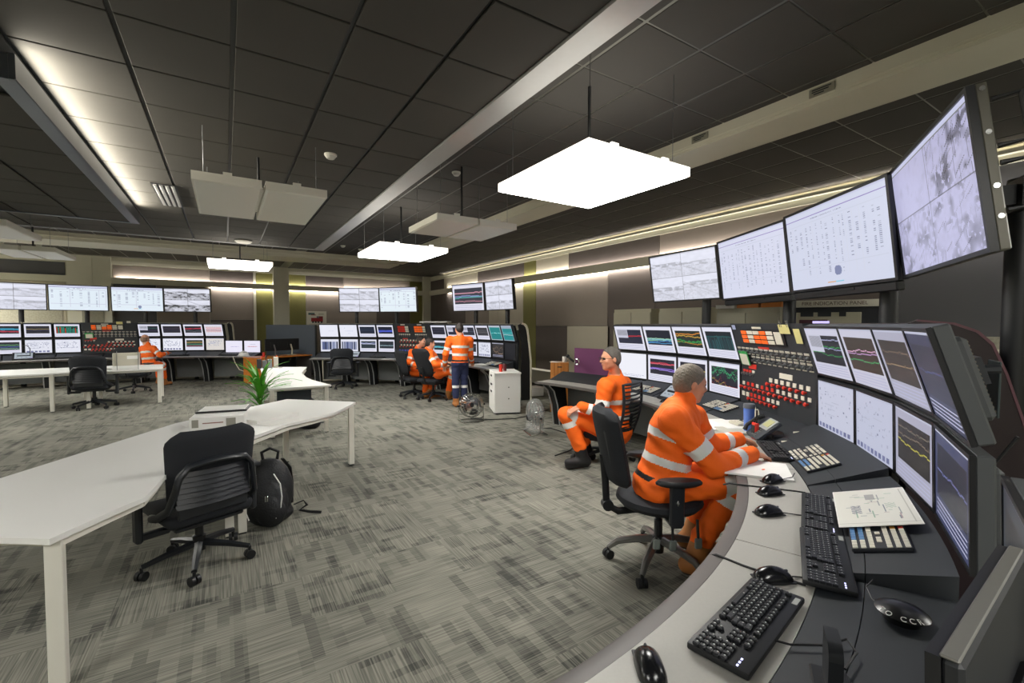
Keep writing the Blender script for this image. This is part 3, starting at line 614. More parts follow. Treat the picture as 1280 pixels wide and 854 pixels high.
TV=[((5.77,3.95),(5.59,4.23,2.42),-96.5,9.4,('tv1',pic_cctv(90,160,seed=1)),'large display with four washed-out site views, leftmost above the near console',False,False),
 ((5.05,2.48),(4.88,2.82,2.38),-118.5,7.4,('tv2',pic_table(100,180,'d9dcf0',seed=2)),'large display with columns of figures, second from left above the near console',False,True),
 ((4.22,1.36),(4.14,1.72,2.38),-125.,7.7,('tv3',pic_table(100,180,'d3d8ec',seed=3,round_logo=True)),'large display with columns of figures and a round mark near its bottom',False,True),
 ((3.64,.61),(3.27,.89,2.39),-150.4,8.,('tv4',pic_plantcam()),'largest-looking display with a steel frame and grey plant camera views',True,False)]
for p,q,y,tl,pic,lab,h,bar in TV: display(p,q,rad(y),rad(tl),pic,lab,'displays above the near console',handles=h,thick=.04 if h else .05,bar=bar,pole_r=.06)

# ---- console C (far middle)
cC,RmC,aC,sC=(.02,9.15),5.51,65.3,5.93; RfC=RmC-.79; pC=sC*2.178
edgesC=[aC-sC*i for i in range(5)]+[aC-4*sC-pC-sC*i for i in range(7)]
Cc=console('far middle curved console with grey worktop where three people gather',cC,RfC,RmC,aC+.8,edgesC[-1]-.5,[64.6,56,47,36,22,8,-4],[(aC+.6-9*i,max(aC+.6-9*(i+1),edgesC[-1]),.0) for i in range(9) if aC+.6-9*i>edgesC[-1]+2],(aC+.5,edgesC[-1]-.6),(aC,edgesC[-1]),M_cream,[(edgesC[-1]-.9,'cream',M_black)],.42)
upC=[('C_u1',pic_blank(40,60,31,'eceefa',[(.5,.45,.8,'c4c8de')]),'a blank page'),('C_u2',pic_blank(40,60,32,'eceefa',[(.25,.27,.33,'7078a8'),(.5,.3,.75,'a0a8d8'),(.72,.45,.6,'b8bce0')]),'a few blue words'),
 ('C_u3',pic_trend([('384868',.5)],40,60,33,bg='1c2438'),'a dark navy chart'),('C_u4',pic_trend([('4858c8',.5),('5868d8',.6),('4050b0',.55),('4a5ac8',.68)],40,60,34,bg='1a1e34',thick=3),'a bright blue band'),
 ('C_u6',pic_trend([('565068',.3),('4a4a60',.6)],40,60,36,bg='1e2030'),'a black banded chart'),('C_u7',pic_trend([('404860',.5)],40,60,37,bg='22263a',window=True),'a small window over a chart'),
 ('C_u8',pic_trend([('707890',.5)],40,60,38,bg='2a2e3c',window=True),'a tall pale window over black'),('C_u9',pic_trend([('6a6a70',.4),('808080',.6)],40,60,39,bg='3c3c42'),'a grey chart'),
 ('C_u10',pic_trend([('e0f0f0',.5),('50d0d0',.5)],40,60,40,bg='1f8a8c',frame='b8c8d0',box=(.06,.14,.96,.97)),'a teal picture with white strokes'),('C_u11',pic_trend([('d8ecec',.55),('70d8d8',.4)],40,60,41,bg='1c9094',frame='98a8b8',box=(.06,.2,.96,.97)),'a slim teal picture')]
loC=[('C_m1',pic_bars(seed=51),'dark barcode stripes'),('C_m2',pic_bars(seed=52),'navy barcode stripes'),('C_m3',pic_trend([('a0a8d8',.25),('c0c4e0',.35)],40,60,53,bg='22303a',thick=2),'a pale line on dark green'),('C_m4',pic_trend([('80a0a8',.55),('a0b8c0',.62)],40,60,54,bg='182430'),'a dark slate chart'),
 ('C_m6',pic_trend([('50b8c8',.55),('70c8d0',.6),('48a8c0',.5)],40,60,56,bg='17202c',thick=3),'a cyan band'),('C_m7',pic_trend([('405060',.5)],40,60,57,bg='1b2430'),'a dark chart hidden behind the standing man'),('C_m8',pic_trend([('607078',.4)],40,60,58,bg='20242e'),'a black chart by the man'),('C_m9',pic_plant(40,60,59,'e2e5f2'),'a white plant diagram'),
 ('C_m10',pic_trend([('c8a890',.5),('a08878',.4)],40,60,60,bg='2c2826',frame='2c2a2c',wave=.4),'a dark photograph'),('C_m11',off[1],'nothing, switched off')]
wC=2*RmC*sin(rad(sC/2))-.032
for i in range(10):
    a=edgesC[i+(1 if i>=4 else 0)]-sC/2; pos='%s from left'%ORD[i]
    ring_mon(cC,RmC,a,'upper',wC,upC[i][:2],'upper monitor, %s, %s, far middle console'%(upC[i][2],pos),'upper monitors of the far middle console',dh=.018)
    ring_mon(cC,RmC,a,'lower',wC,loC[i][:2],'lower monitor, %s, %s, far middle console'%(loC[i][2],pos),'lower monitors of the far middle console',dh=.018)
switch_panel('grey switch panel with red and orange lamp blocks on the far middle console',cC,RmC,edgesC[4],edgesC[5],layout_c,False)
for i,(a,pic,lab) in enumerate(((53.5,('tvc1',pic_cctv(48,84,seed=21)),'far display with four hazy site views, above the barcode monitors'),(41.,('tvc2',pic_table(48,84,'e6f2fa',22)),'far display with a pale list, nearest the room corner on the left'),(15.5,('tvc3',pic_trend([('c890a0',.3),('8090c0',.5),('50a0a0',.6),('a07080',.8)],48,84,23,bg='2a2c3c',box=(.06,.16,.97,.75),thick=2)),'far display with dark stacked traces, facing left'),(2.4,('tvc4',pic_cctv(48,84,seed=24)),'far display with pale site views, rightmost of the far group'))):
    display(polar(cC,RmC+.22,a+(1.5 if i<2 else -1.2)),polar(cC,RmC+.04,a,2.42),rad(a-90),rad(5),pic,lab,'displays above the far middle console',w=1.22,bar=False)

# ---- console B (far left)
cB,RmB,aB,sB=(-3.15,10.17),6.97,101.36,4.66; RfB=RmB-.79; pB=sB*2.178
aB0=aB+2*sB; edgesB=[aB0-sB*i for i in range(5)]+[aB0-4*sB-pB-sB*i for i in range(5)]
Bc=console('far left curved console with grey worktop and silver-edged black legs',cB,RfB,RmB,aB0+2,edgesB[-1]-9.5,[106,97.5,90,81,74.5,66],[(aB0+2-8.2*i,max(aB0+2-8.2*(i+1),edgesB[-1]-9.5),0) for i in range(8) if aB0+2-8.2*i>edgesB[-1]-8],(aB0+2,edgesB[-1]-.4),(aB0,edgesB[-1]),M_cream,[(edgesB[-1]-.7,'cream',M_black)],.42)
upB=[('B_u1',pic_trend([('50a0c0',.4)],40,60,61,bg='1c2030'),'a dark chart cut by the left edge'),('B_u2',pic_trend([('40a0c0',.35),('3890b0',.42),('c04858',.65),('a03848',.7)],40,60,62,bg='1a1c28',thick=3),'cyan and crimson bands'),('B_u3',pic_trend([('504868',.5),('b0a060',.4)],40,60,63,bg='23232e'),'a dim grey chart'),('B_u4',pic_trend([('38a088',.1)],40,60,64,bg='16181c',blocks=['2f9a84','38b098','d05030','2a8070']),'green columns'),
 ('B_u6',pic_trend([('387068',.3),('504068',.6)],40,60,65,bg='20222e',window=True),'barcode window over a chart'),('B_u7',pic_trend([('605068',.4),('404058',.7)],40,60,66,bg='23232e'),'dull purple bands'),('B_u8',pic_trend([('c83848',.35),('b04050',.4),('606870',.7)],40,60,67,bg='22242e',thick=2),'a red band'),('B_u9',pic_trend([('d88890',.2),('e09098',.45),('d07880',.7),('b0b0c0',.55)],40,60,68,bg='e6dde4',thick=2),'pink lines on white')]
loB=[('B_m1',pic_trend([('507080',.4)],40,60,71,bg='1c2030'),'a dark chart cut by the left edge'),('B_m2',pic_trend([('60a070',.35),('4060a0',.6),('88b0a0',.85)],40,60,72,bg='20222c',thick=2),'green and blue bands'),('B_m3',pic_plant(40,60,73,'e4e6f2'),'a plant diagram behind a small microphone'),('B_m4',pic_plant(40,60,74,'e6e8f4',False),'a white sheet with five marks'),
 ('B_m6',pic_plant(40,60,75,'e8eaf6'),'a pale diagram behind the bald man'),('B_m7',pic_plant(40,60,76,'eceef8'),'a nearly blank diagram'),('B_m8',pic_trend([('a08850',.3),('408068',.55),('885868',.85)],40,60,77,bg='28302c',thick=3),'olive and green bands'),('B_m9',pic_plant(40,60,78,'ddd8d4',False),'a beige form with a green mark')]
wB=2*RmB*sin(rad(sB/2))-.036
for i in range(8):
    a=edgesB[i+(1 if i>=4 else 0)]-sB/2; pos='%s %s of panel'%(ORD[3-i if i<4 else i-4],'left' if i<4 else 'right')
    ring_mon(cB,RmB,a,'upper',wB,upB[i][:2],'upper monitor, %s, %s, far left'%(upB[i][2],pos),'upper monitors of the far left console',dh=.018)
    ring_mon(cB,RmB,a,'lower',wB,loB[i][:2],'lower monitor, %s, %s, far left'%(loB[i][2],pos),'lower monitors of the far left console',dh=.018)
switch_panel('black switch panel with rows of red buttons on the far left console',cB,RmB,edgesB[4],edgesB[5],layout_full,False)
for i,(a,pic,lab) in enumerate(((102.6,('tvb1',pic_cctv(48,84,seed=31)),'far left display with four hazy views, cut by the left edge'),(92.4,('tvb2',pic_table(48,84,'e4f0fa',32)),'far left display with a pale table, over the green-column monitor'),(81.9,('tvb3',pic_table(48,84,'e4f0fa',33,True)),'far left display with a pale table and round mark, over the bald man'),(71.8,('tvb4',pic_cctv(48,84,seed=34,dark=.8)),'far left display with small plant camera pictures, rightmost of four'))):
    display(polar(cB,RmB+.26,a-1.),polar(cB,RmB+.06,a,2.42),rad(a-90),rad(4),pic,lab,'displays above the far left console',w=1.24)
for k,(a,pic,lab) in enumerate(((60.6,('B_lap1',pic_blank(40,60,81,'ece9fb',[(.5,.3,.8,'8878c8'),(.52,.3,.8,'8878c8')])),'low monitor with a blue line, right end of the far left console'),(56.,('B_lap2',pic_blank(40,60,82,'ece9fb',[(.3,.3,.7,'8088b8'),(.48,.2,.8,'c06070'),(.5,.2,.8,'c06070')])),'low monitor with red text, beside the orange desk'))):
    monitor(polar(cB,RmB-.12,a,1.02),rad(a-90),0,.52,.38,pic,lab,'low monitors at the end of the far left console')
JOINTS={'A1':{'pelvis':[2.565,2.115,0.605],'neck':[2.718,2.043,1.161],'head':[2.774,2.015,1.302],'shR':[2.518,1.953,1.085],'shL':[2.975,2.135,1.02],'wrR':[3.094,1.754,0.814],'wrL':[3.335,1.993,0.837],'elR':[2.725,1.785,0.782],'elL':[3.074,2.063,0.814],'hipR':[2.468,2.034,0.598],'hipL':[2.681,2.182,0.558],'knR':[2.925,1.747,0.643],'knL':[3.169,1.971,0.646],'anR':[2.697,1.916,0.143],'anL':[2.939,2.119,0.173]},'A2':{'pelvis':[4.081,3.989,0.402],'neck':[4.077,4.022,1.075],'head':[3.95,3.994,1.301],'shL':[3.775,3.89,0.993],'shR':[4.299,4.113,0.96],'elL':[3.7,3.887,0.678],'wrL':[3.511,4.011,0.762],'elR':[4.199,4.279,0.613],'wrR':[3.743,4.156,0.678],'hipL':[3.92,3.949,0.41],'hipR':[4.157,4.117,0.377],'knL':[3.402,4.17,0.652],'knR':[3.647,4.391,0.598],'anL':[3.584,4.057,0.171],'anR':[3.869,4.289,0.132]},'CS':{'pelvis':[4.108,8.498,0.927],'neck':[4.125,8.511,1.451],'head':[4.106,8.53,1.617],'shL':[3.913,8.583,1.394],'shR':[4.331,8.496,1.382],'elL':[3.838,8.618,1.096],'wrL':[3.881,8.757,0.868],'elR':[4.362,8.521,1.084],'wrR':[4.526,8.765,0.908],'hipL':[4.037,8.541,0.894],'hipR':[4.2,8.497,0.89],'knL':[4.023,8.533,0.511],'knR':[4.215,8.529,0.499],'anL':[4.024,8.515,0.129],'anR':[4.209,8.516,0.13]},'C2':{'pelvis':[4.002,9.381,0.635],'neck':[3.815,9.522,1.125],'head':[3.863,9.499,1.286],'shR':[3.768,9.312,1.067],'shL':[3.935,9.679,1.05],'elR':[3.808,9.099,0.845],'wrR':[4.024,9.08,0.819],'elL':[4.141,9.658,0.842],'wrL':[4.281,9.569,0.842],'hipR':[3.977,9.278,0.628],'hipL':[4.072,9.455,0.624],'knR':[4.233,9.119,0.699],'knL':[4.287,9.674,0.611],'anR':[4.258,9.433,0.122],'anL':[3.899,9.84,0.153]},'C1':{'pelvis':[3.792,10.223,0.588],'neck':[3.834,10.221,1.127],'head':[3.891,10.134,1.309],'shR':[3.651,10.097,1.063],'shL':[4.0,10.29,1.052],'elR':[3.55,10.032,0.84],'wrR':[3.636,9.798,0.78],'elL':[4.042,10.194,0.826],'wrL':[3.929,9.908,0.777],'hipR':[3.725,10.147,0.579],'hipL':[3.892,10.277,0.558],'knR':[3.866,9.703,0.594],'knL':[4.074,9.926,0.599],'anR':[3.885,9.904,0.071],'anL':[4.103,10.003,0.078]},'B1':{'pelvis':[-1.735,15.269,0.62],'neck':[-1.762,15.308,1.118],'head':[-1.804,15.342,1.288],'shR':[-1.622,15.157,1.047],'shL':[-1.878,15.496,1.038],'elR':[-1.473,15.055,0.879],'wrR':[-1.35,15.393,0.909],'elL':[-1.937,15.879,0.802],'wrL':[-1.654,16.176,0.864],'hipR':[-1.657,15.159,0.603],'hipL':[-1.757,15.46,0.606],'knR':[-1.472,15.515,0.589],'knL':[-1.608,16.016,0.579],'anR':[-1.46,15.665,0.133],'anL':[-1.609,16.115,0.14]}}
# ------------------------------------------------------------------ people: one smooth surface each, grown from a distance field
def V3(p): return np.array(p,float)
def nrm(v): v=np.array(v,float); return v/np.linalg.norm(v)
def sd_caps(P,a,b,ra,rb):
    ab=b-a; t=np.clip(((P-a)@ab)/max(ab@ab,1e-9),0,1); return np.linalg.norm(P-a-t[...,None]*ab,axis=-1)-(ra+(rb-ra)*t), t
def sd_ell(P,c,R,r):
    q=((P-c)@R.T)/r; k=np.linalg.norm(q,axis=-1); g=np.linalg.norm(q/r,axis=-1); return np.where(k<.05,-min(r),k*(k-1)/np.maximum(g,1e-6)), q[...,2]
def smin(a,b,k):
    h=np.clip(.5+.5*(b-a)/k,0,1); return b*(1-h)+a*h-k*h*(1-h)
class Body:
    "prims: (kind, data, group, tag, k, bands)"
    def __init__(s): s.p=[]
    def caps(s,a,b,ra,rb,g,tag_,k=.02,bands=()): s.p.append(('c',(V3(a),V3(b),ra,rb),g,tag_,k,bands))
    def ell(s,c,axes,r,g,tag_,k=.02,bands=()): s.p.append(('e',(V3(c),np.array(axes,float),np.array(r,float)),g,tag_,k,bands))
    def ev(s,p,P):
        if p[0]=='c': return sd_caps(P,*p[1])
        return sd_ell(P,*p[1])
    def bounds(s,p,m):
        if p[0]=='c':
            a,b,ra,rb=p[1]; r=max(ra,rb)+m; return np.minimum(a,b)-r,np.maximum(a,b)+r
        c,R,r=p[1]; e=np.sqrt(((R*r[:,None])**2).sum(0))+m; return c-e,c+e
    def mesh(s,h,mats,name,fold=0.,spine=None,clip=None):
        lo=np.min([s.bounds(p,.03)[0] for p in s.p],0)-2*h; hi=np.max([s.bounds(p,.03)[1] for p in s.p],0)+2*h
        n=np.ceil((hi-lo)/h).astype(int)+1; ax=[lo[i]+h*np.arange(n[i]) for i in range(3)]
        groups=sorted(set(p[2] for p in s.p)); D={g:np.full(n,.5) for g in groups}
        for p in s.p:
            a,b=s.bounds(p,p[4]+3*h); i0=np.maximum(((a-lo)/h).astype(int),0); i1=np.minimum(((b-lo)/h).astype(int)+2,n)
            sl=tuple(slice(i0[i],i1[i]) for i in range(3)); P=np.stack(np.meshgrid(*[ax[i][sl[i]] for i in range(3)],indexing='ij'),-1)
            d,_=s.ev(p,P)
            if fold and p[2]=='cloth':
                x,y,z=P[...,0],P[...,1],P[...,2]; d=d-fold*(np.sin(38*z+9*np.sin(11*x+7*y))*.6+np.sin(29*x-33*y+24*z+3*np.sin(20*z))*.5+.35*np.sin(70*z+40*x-30*y))
            if p[2]=='hair':
                x,y,z=P[...,0],P[...,1],P[...,2]; d=d-.0012*(np.sin(210*x+90*z)*np.sin(190*y+60*z)+np.sin(260*z+120*x-80*y)*.7)
            D[p[2]][sl]=smin(D[p[2]][sl],d,p[4])
        F=np.minimum.reduce([D[g] for g in groups])
        if clip is not None:
            P=np.stack(np.meshgrid(*ax,indexing='ij'),-1); F=np.maximum(F,clip(P))
        ins=F<0; c=[ins[i:n[0]-1+i,j:n[1]-1+j,k:n[2]-1+k] for i in (0,1) for j in (0,1) for k in (0,1)]
        cnt=sum(x.astype(np.int8) for x in c); act=(cnt>0)&(cnt<8); idx=np.full(act.shape,-1); idx[act]=np.arange(act.sum()); ci=np.argwhere(act)
        acc=np.zeros((len(ci),3)); w=np.zeros(len(ci))
        cor=[(i,j,k) for i in (0,1) for j in (0,1) for k in (0,1)]
        for A in cor:
            for axi in range(3):
                if A[axi]: continue
                B=list(A); B[axi]=1; fa=F[tuple((ci+A).T)]; fb=F[tuple((ci+B).T)]; x=(fa<0)!=(fb<0); t=np.where(x,fa/np.where(x,fa-fb,1),0)
                pos=np.array(A,float)[None]+np.zeros((len(ci),3)); pos[:,axi]+=t; acc+=pos*x[:,None]; w+=x
        V=lo+h*(ci+acc/np.maximum(w,1)[:,None]); faces=[]
        for axi in range(3):
            u,v=(axi+1)%3,(axi+2)%3; sl0=[slice(None)]*3; sl1=[slice(None)]*3; sl0[axi]=slice(0,-1); sl1[axi]=slice(1,None)
            a=ins[tuple(sl0)]; b=ins[tuple(sl1)]; e=np.argwhere(a!=b); e=e[(e[:,u]>0)&(e[:,v]>0)&(e[:,u]<n[u]-1)&(e[:,v]<n[v]-1)]
            q=[]
            for du,dv in ((1,1),(0,1),(0,0),(1,0)):
                o=e.copy(); o[:,u]-=du; o[:,v]-=dv; q.append(idx[tuple(o.T)])
            q=np.stack(q,1); fl=a[tuple(e.T)]; q[~fl]=q[~fl][:,::-1]; faces.append(q)
        Fc=np.concatenate(faces); Fc=Fc[(Fc>=0).all(1)]
        for _ in range(2):                                   # soften the grid steps
            A=np.zeros_like(V); ct=np.zeros(len(V))
            for k in range(4): np.add.at(A,Fc[:,k],V[Fc[:,(k+1)%4]]+V[Fc[:,k-1]]); np.add.at(ct,Fc[:,k],2)
            V=V*.5+.5*A/np.maximum(ct,1)[:,None]
        me=bpy.data.meshes.new(name); nf=len(Fc); me.vertices.add(len(V)); me.vertices.foreach_set('co',V.ravel()); me.loops.add(4*nf); me.loops.foreach_set('vertex_index',Fc.ravel().astype(np.int32))
        me.polygons.add(nf); me.polygons.foreach_set('loop_start',np.arange(0,4*nf,4,dtype=np.int32)); me.update(calc_edges=True)
        for m in mats: me.materials.append(m)
        if len(mats)>1:
            Cc_=V[Fc].mean(1); best=np.full(nf,9.); mi=np.zeros(nf,int)
            for p in s.p:
                d,t=s.ev(p,Cc_); tagm=np.full(nf,p[3]); 
                for t0,t1,mm in p[5]: tagm[(t>=t0)&(t<=t1)]=mm
                b=d<best; best=np.where(b,d,best); mi=np.where(b,tagm,mi)
            me.polygons.foreach_set('material_index',mi.astype(np.int32))
        me.polygons.foreach_set('use_smooth',np.ones(nf,bool)); me.update()
        return me
M_skin=mat('skin','d9a184',.5,var=.08,vscale=25,bump=.05,bscale=300); M_skin2=mat('skin_ruddy','c98d6e',.5,var=.1,vscale=25)
M_hv=mat('orange_cloth','ff6a08',.75,bump=.25,bscale=45,var=.05,vscale=9); M_tape=mat('reflective_tape','dcdcd8',.35,bump=.1,bscale=60)
M_navy=mat('navy_cloth','20284c',.8,bump=.3,bscale=45); M_belt=mat('belt_black','17171a',.5); M_boot=mat('boot_tan','a56a35',.65,var=.15,vscale=20); M_bootb=mat('boot_black','1c1c1e',.5); M_sole=mat('sole','3a2f28',.7)
M_eye=mat('eye','2a2220',.2); M_lip=mat('lip','b06f62',.5); M_cuff=mat('cuff_shadow','c94a10',.8)
def hairm(n,c1,c2):
    m=mat(n,c1,.6,bump=.6,bscale=160,var=.35,vscale=60); return m
def person(label,J,fwd,s=1.,pants=1,boot=M_boot,hair=None,hair_cut=.02,skin=M_skin,h=.008,face=(0,0),tape_leg=True,glasses=False,curl=(.9,.9),palm=((0,0,-1),(0,0,-1)),handdir=(None,None),toe=None,crown_bald=False,bulk=1.,group='people in high visibility workwear',fold=.0035):
    J={k:V3(v) for k,v in J.items()}; B=Body()
    t=thing('person',label,'person',(0,0,0),0,group)
    up=nrm(J['neck']-J['pelvis']); rt=nrm(J['shR']-J['shL']); bf=nrm(np.cross(up,rt)); 
    if bf@V3(fwd)<0: bf=-bf
    rt=nrm(np.cross(bf,up)); ax=np.array([rt,bf,up]); O=lambda a,b,c,p: p+rt*a*s+bf*b*s+up*c*s
    L=np.linalg.norm(J['neck']-J['pelvis'])/s; pe,ne=J['pelvis'],J['neck']
    # trunk: tags by height so the two tape hoops and belt run round it
    def hoop(c,r,k0):   # convert height along the trunk into the ellipsoid's own unit coordinate
        z0=((c-pe)@up); out=[]
        for a,b,mm in ((.02,.052,6),(.135,.185,2),(.30,.35,2)): out.append(((a*s-z0)/(r*s),(b*s-z0)/(r*s),mm))
        if pants==3: out.insert(0,((-.5*s-z0)/(r*s),(.0*s-z0)/(r*s),3))
        return out
    for c,r3 in ((O(0,.0,.0,pe),(.17,.135,.15)),(O(0,.012,.16,pe),(.165,.13,.17)),(O(0,.005,L-.19,pe),(.185,.135,.20))):
        B.ell(c,ax,np.array(r3)*s*np.array((bulk,bulk*1.03,1)),'cloth',1,.05,hoop(c,r3[2],0))
    for sh in ('shR','shL'):
        B.caps(ne-up*.06*s,J[sh]-up*.0*s,.08*s*bulk,.078*s*bulk,'cloth',1,.06)
    B.caps(ne-up*.05*s,ne+up*.035*s+bf*.008*s,.085*s,.071*s,'cloth',1,.02)
    for q,(sh,el,wr,hd) in enumerate((('shR','elR','wrR',0),('shL','elL','wrL',1))):
        B.caps(J[sh],J[el],.078*s*bulk,.062*s*bulk,'cloth',1,.03,[(.52,.72,2)])
        B.caps(J[el],J[wr],.062*s*bulk,.047*s*bulk,'cloth',1,.025,[(.52,.72,2)])
        d=nrm(handdir[q]) if handdir[q] is not None else nrm(J[wr]-J[el]); pn=V3(palm[q]); pn=nrm(pn-d*(pn@d)); sd=nrm(np.cross(pn,d))*(1 if hd==0 else -1)
        w=J[wr]; B.caps(w-d*.03*s,w+d*.03*s,.027*s,.026*s,'skin',0,.015)
        B.ell(w+d*.068*s,[sd,d,pn],np.array((.040,.050,.017))*s,'skin',0,.012)
        cu=curl[q]
        for k,(o,ln) in enumerate(((.030,.075),(.011,.083),(-.009,.078),(-.028,.062))):
            r0=w+d*.105*s-sd*o*s; a1=cu*.45; a2=cu*1.25; d1=d*cos(a1)+pn*sin(a1); d2=d*cos(a2)+pn*sin(a2); m1=r0+d1*ln*.5*s; e1=m1+d2*ln*.5*s
            B.caps(r0-d*.02*s,m1,.0098*s,.009*s,'skin',0,.004); B.caps(m1,e1,.009*s,.0075*s,'skin',0,.004)
        th0=w+d*.045*s-sd*.032*s; th1=th0+(d*.6-sd*.6+pn*.35)*.045*s; th2=th1+(d*.9-sd*.1+pn*.35)*.034*s
        B.caps(th0,th1,.013*s,.0115*s,'skin',0,.008); B.caps(th1,th2,.0112*s,.009*s,'skin',0,.004)
    pt=pants
    for hi,kn,an in (('hipR','knR','anR'),('hipL','knL','anL')):
        B.caps(J[hi],J[kn],.098*s,.075*s,'cloth',pt,.035,[(.80,.97,2)] if pants==1 else [])
        B.caps(J[kn],J[kn]+(J[an]-J[kn])*.80,.075*s,.070*s,'cloth',pt,.03,[(.2,.37,2)])
    # head
    hc=J['head']; f=nrm(V3(fwd) if not any(face) else V3(face)); u=nrm(up*.35+np.array([0,0,1])-f*0); u=nrm(u-f*(u@f)); r=nrm(np.cross(f,u)); H=lambda a,b,c: hc+r*a*s+f*b*s+u*c*s; hx=np.array([r,f,u])
    B.ell(H(0,-.008,.03),hx,np.array((.076,.097,.095))*s,'skin',0,.03); B.ell(H(0,.028,-.035),hx,np.array((.062,.068,.085))*s,'skin',0,.03)
    B.ell(H(0,.062,-.098),hx,np.array((.026,.022,.018))*s,'skin',0,.025); B.caps(H(0,.088,.012),H(0,.108,-.022),.009*s,.0135*s,'skin',0,.012)
    B.caps(H(-.03,.078,.028),H(.03,.078,.028),.012*s,.012*s,'skin',0,.015); B.ell(H(0,.092,-.056),hx,np.array((.023,.009,.008))*s,'skin',8,.004); 
    for q in (-1,1):
        B.ell(H(q*.077,-.012,-.005),hx,np.array((.010,.021,.032))*s,'skin',0,.006); B.ell(H(q*.031,.084,.010),hx,np.array((.013,.008,.007))*s,'skin',7,.004)
        B.ell(H(q*.045,.062,-.022),hx,np.array((.022,.022,.022))*s,'skin',0,.02)
    B.caps(ne-up*.02*s,H(0,-.022,-.045),.058*s,.055*s,'skin',0,.025)
    mats=[skin,M_hv,M_tape,M_navy,boot,M_belt,M_belt,M_eye,M_lip]
    body=inst('body',B.mesh(h,mats,'body',fold*s),t)
    if hair:
        K=Body(); K.ell(H(0,-.012,.034),hx,np.array((.083,.103,.099))*s,'hair',0,.02); K.ell(H(0,-.055,-.01),hx,np.array((.072,.055,.07))*s,'hair',0,.03)
        pn1=nrm(f*.80+u*-.62); p1=H(0,.075,.062+hair_cut); pn2=nrm(-u+f*.55); p2=H(0,-.02,-.055)
        def clip(P):
            e=np.maximum((P-p1)@pn1,(P-p2)@pn2)
            if crown_bald: e=np.maximum(e,(P-H(0,0,.045))@u)
            return e
        inst('hair',K.mesh(h*.8,[hair],'hair',0,None,clip),t)
    for an,kn,q in (('anR','knR',0),('anL','knL',1)):
        K=Body(); a=J[an]; td=nrm(V3(toe[q]) if toe is not None else np.array([bf[0],bf[1],0])); z0=max(.045*s,a[2]-.085*s)
        heel=np.array([a[0]-td[0]*.04*s,a[1]-td[1]*.04*s,a[2]-.075*s]); tp=heel+td*.20*s
        K.caps(a+(J[kn]-a)*.22,heel+td*.04*s+np.array([0,0,.02*s]),.066*s,.060*s,'boot',0,.03); K.caps(heel,tp,.050*s,.044*s,'boot',0,.03)
        K.caps(heel-np.array([0,0,.028*s]),tp-np.array([0,0,.028*s]),.034*s,.040*s,'sole',1,.01)
        inst('boot',K.mesh(h*1.1,[boot,M_sole if boot is M_boot else M_bootb],'boot'),t)
    if glasses:
        m=MB()
        for q in (-1,1):
            m.tube([H(q*.034+.021*cos(x)*1.,.100,.008+.015*sin(x)) for x in np.linspace(0,2*pi,13)[:-1]],.0022*s,5,closed=True); m.tube([H(q*.055,.099,.012),H(q*.078,.06,.012),H(q*.08,-.01,.008)],.0022*s,5)
        m.tube([H(-.013,.102,.012),H(.013,.102,.012)],.002*s,5); m.build('glasses',M_black,t)
    return t,B,dict(J=J,bf=bf,up=up,rt=rt)
H_grey=hairm('hair_grey','6f665a','a09688'); H_salt=hairm('hair_salt','55504a','98948c'); H_dark=hairm('hair_dark','2a2320','4a4038'); H_bald=hairm('hair_cropped','8a6f5c','9a8070')
t,B,I=person('seated operator in orange overalls with short grey hair, writing at the near desk',JOINTS['A1'],(.82,-.56,-.12),1.08,hair=H_grey,skin=M_skin2,h=.0062,bulk=1.12,face=(.87,-.44,-.18),curl=(.8,.6),handdir=((.85,-.25,-.12),(.9,-.1,-.2)),palm=((.1,.1,-1),(.1,-.3,-1)),toe=((.75,-.62,-.2),(.75,-.62,-.2)))
m=MB(); w=I['J']['wrL']; d=nrm(w-I['J']['elL']); m.tube([w+d*.012,w+d*.034],.034,12); m.build('wristband',M_black,t)
t,B,I=person('seated operator in orange overalls with glasses and black boots, facing left',JOINTS['A2'],(-.92,.35,0),1.16,hair=H_salt,skin=M_skin2,boot=M_bootb,h=.0075,bulk=1.08,face=(-.93,.34,-.03),glasses=True,hair_cut=.03,curl=(.7,.8),handdir=((-.6,.1,-.5),(-.75,.3,-.3)),palm=((0,0,-1),(.2,.2,-1)),toe=((-.95,.3,0),(-.95,.3,0)))
m=MB(); w=I['J']['wrL']; d=nrm(w-I['J']['elL']); m.tube([w+d*.008,w+d*.03],.036,12); m.build('watch',M_steel,t)
person('standing man seen from behind in an orange shirt and navy trousers',JOINTS['CS'],(.5,.86,0),1.0,pants=3,hair=H_dark,h=.009,face=(.1,.98,-.1),curl=(.6,.6),toe=((-.75,.6,0),(.2,.95,0)))
person('seated man with dark hair leaning back beside the standing man',JOINTS['C2'],(.85,.1,0),1.0,hair=H_dark,h=.009,face=(.95,-.1,-.1),curl=(.6,.6),toe=((.9,.2,0),(.8,.4,0)))
person('seated man turned towards the others, leftmost of the three at the far console',JOINTS['C1'],(.7,-.2,0),1.0,hair=H_dark,h=.009,face=(.75,-.62,0),curl=(.6,.6),toe=((.8,-.4,0),(.8,-.4,0)))
person('seated bald man in orange overalls at the far left console',JOINTS['B1'],(.6,.75,0),1.05,hair=H_bald,hair_cut=-.01,crown_bald=True,h=.010,face=(.45,.88,-.1),curl=(.6,.6),toe=((.7,.5,0),(.7,.5,0)))
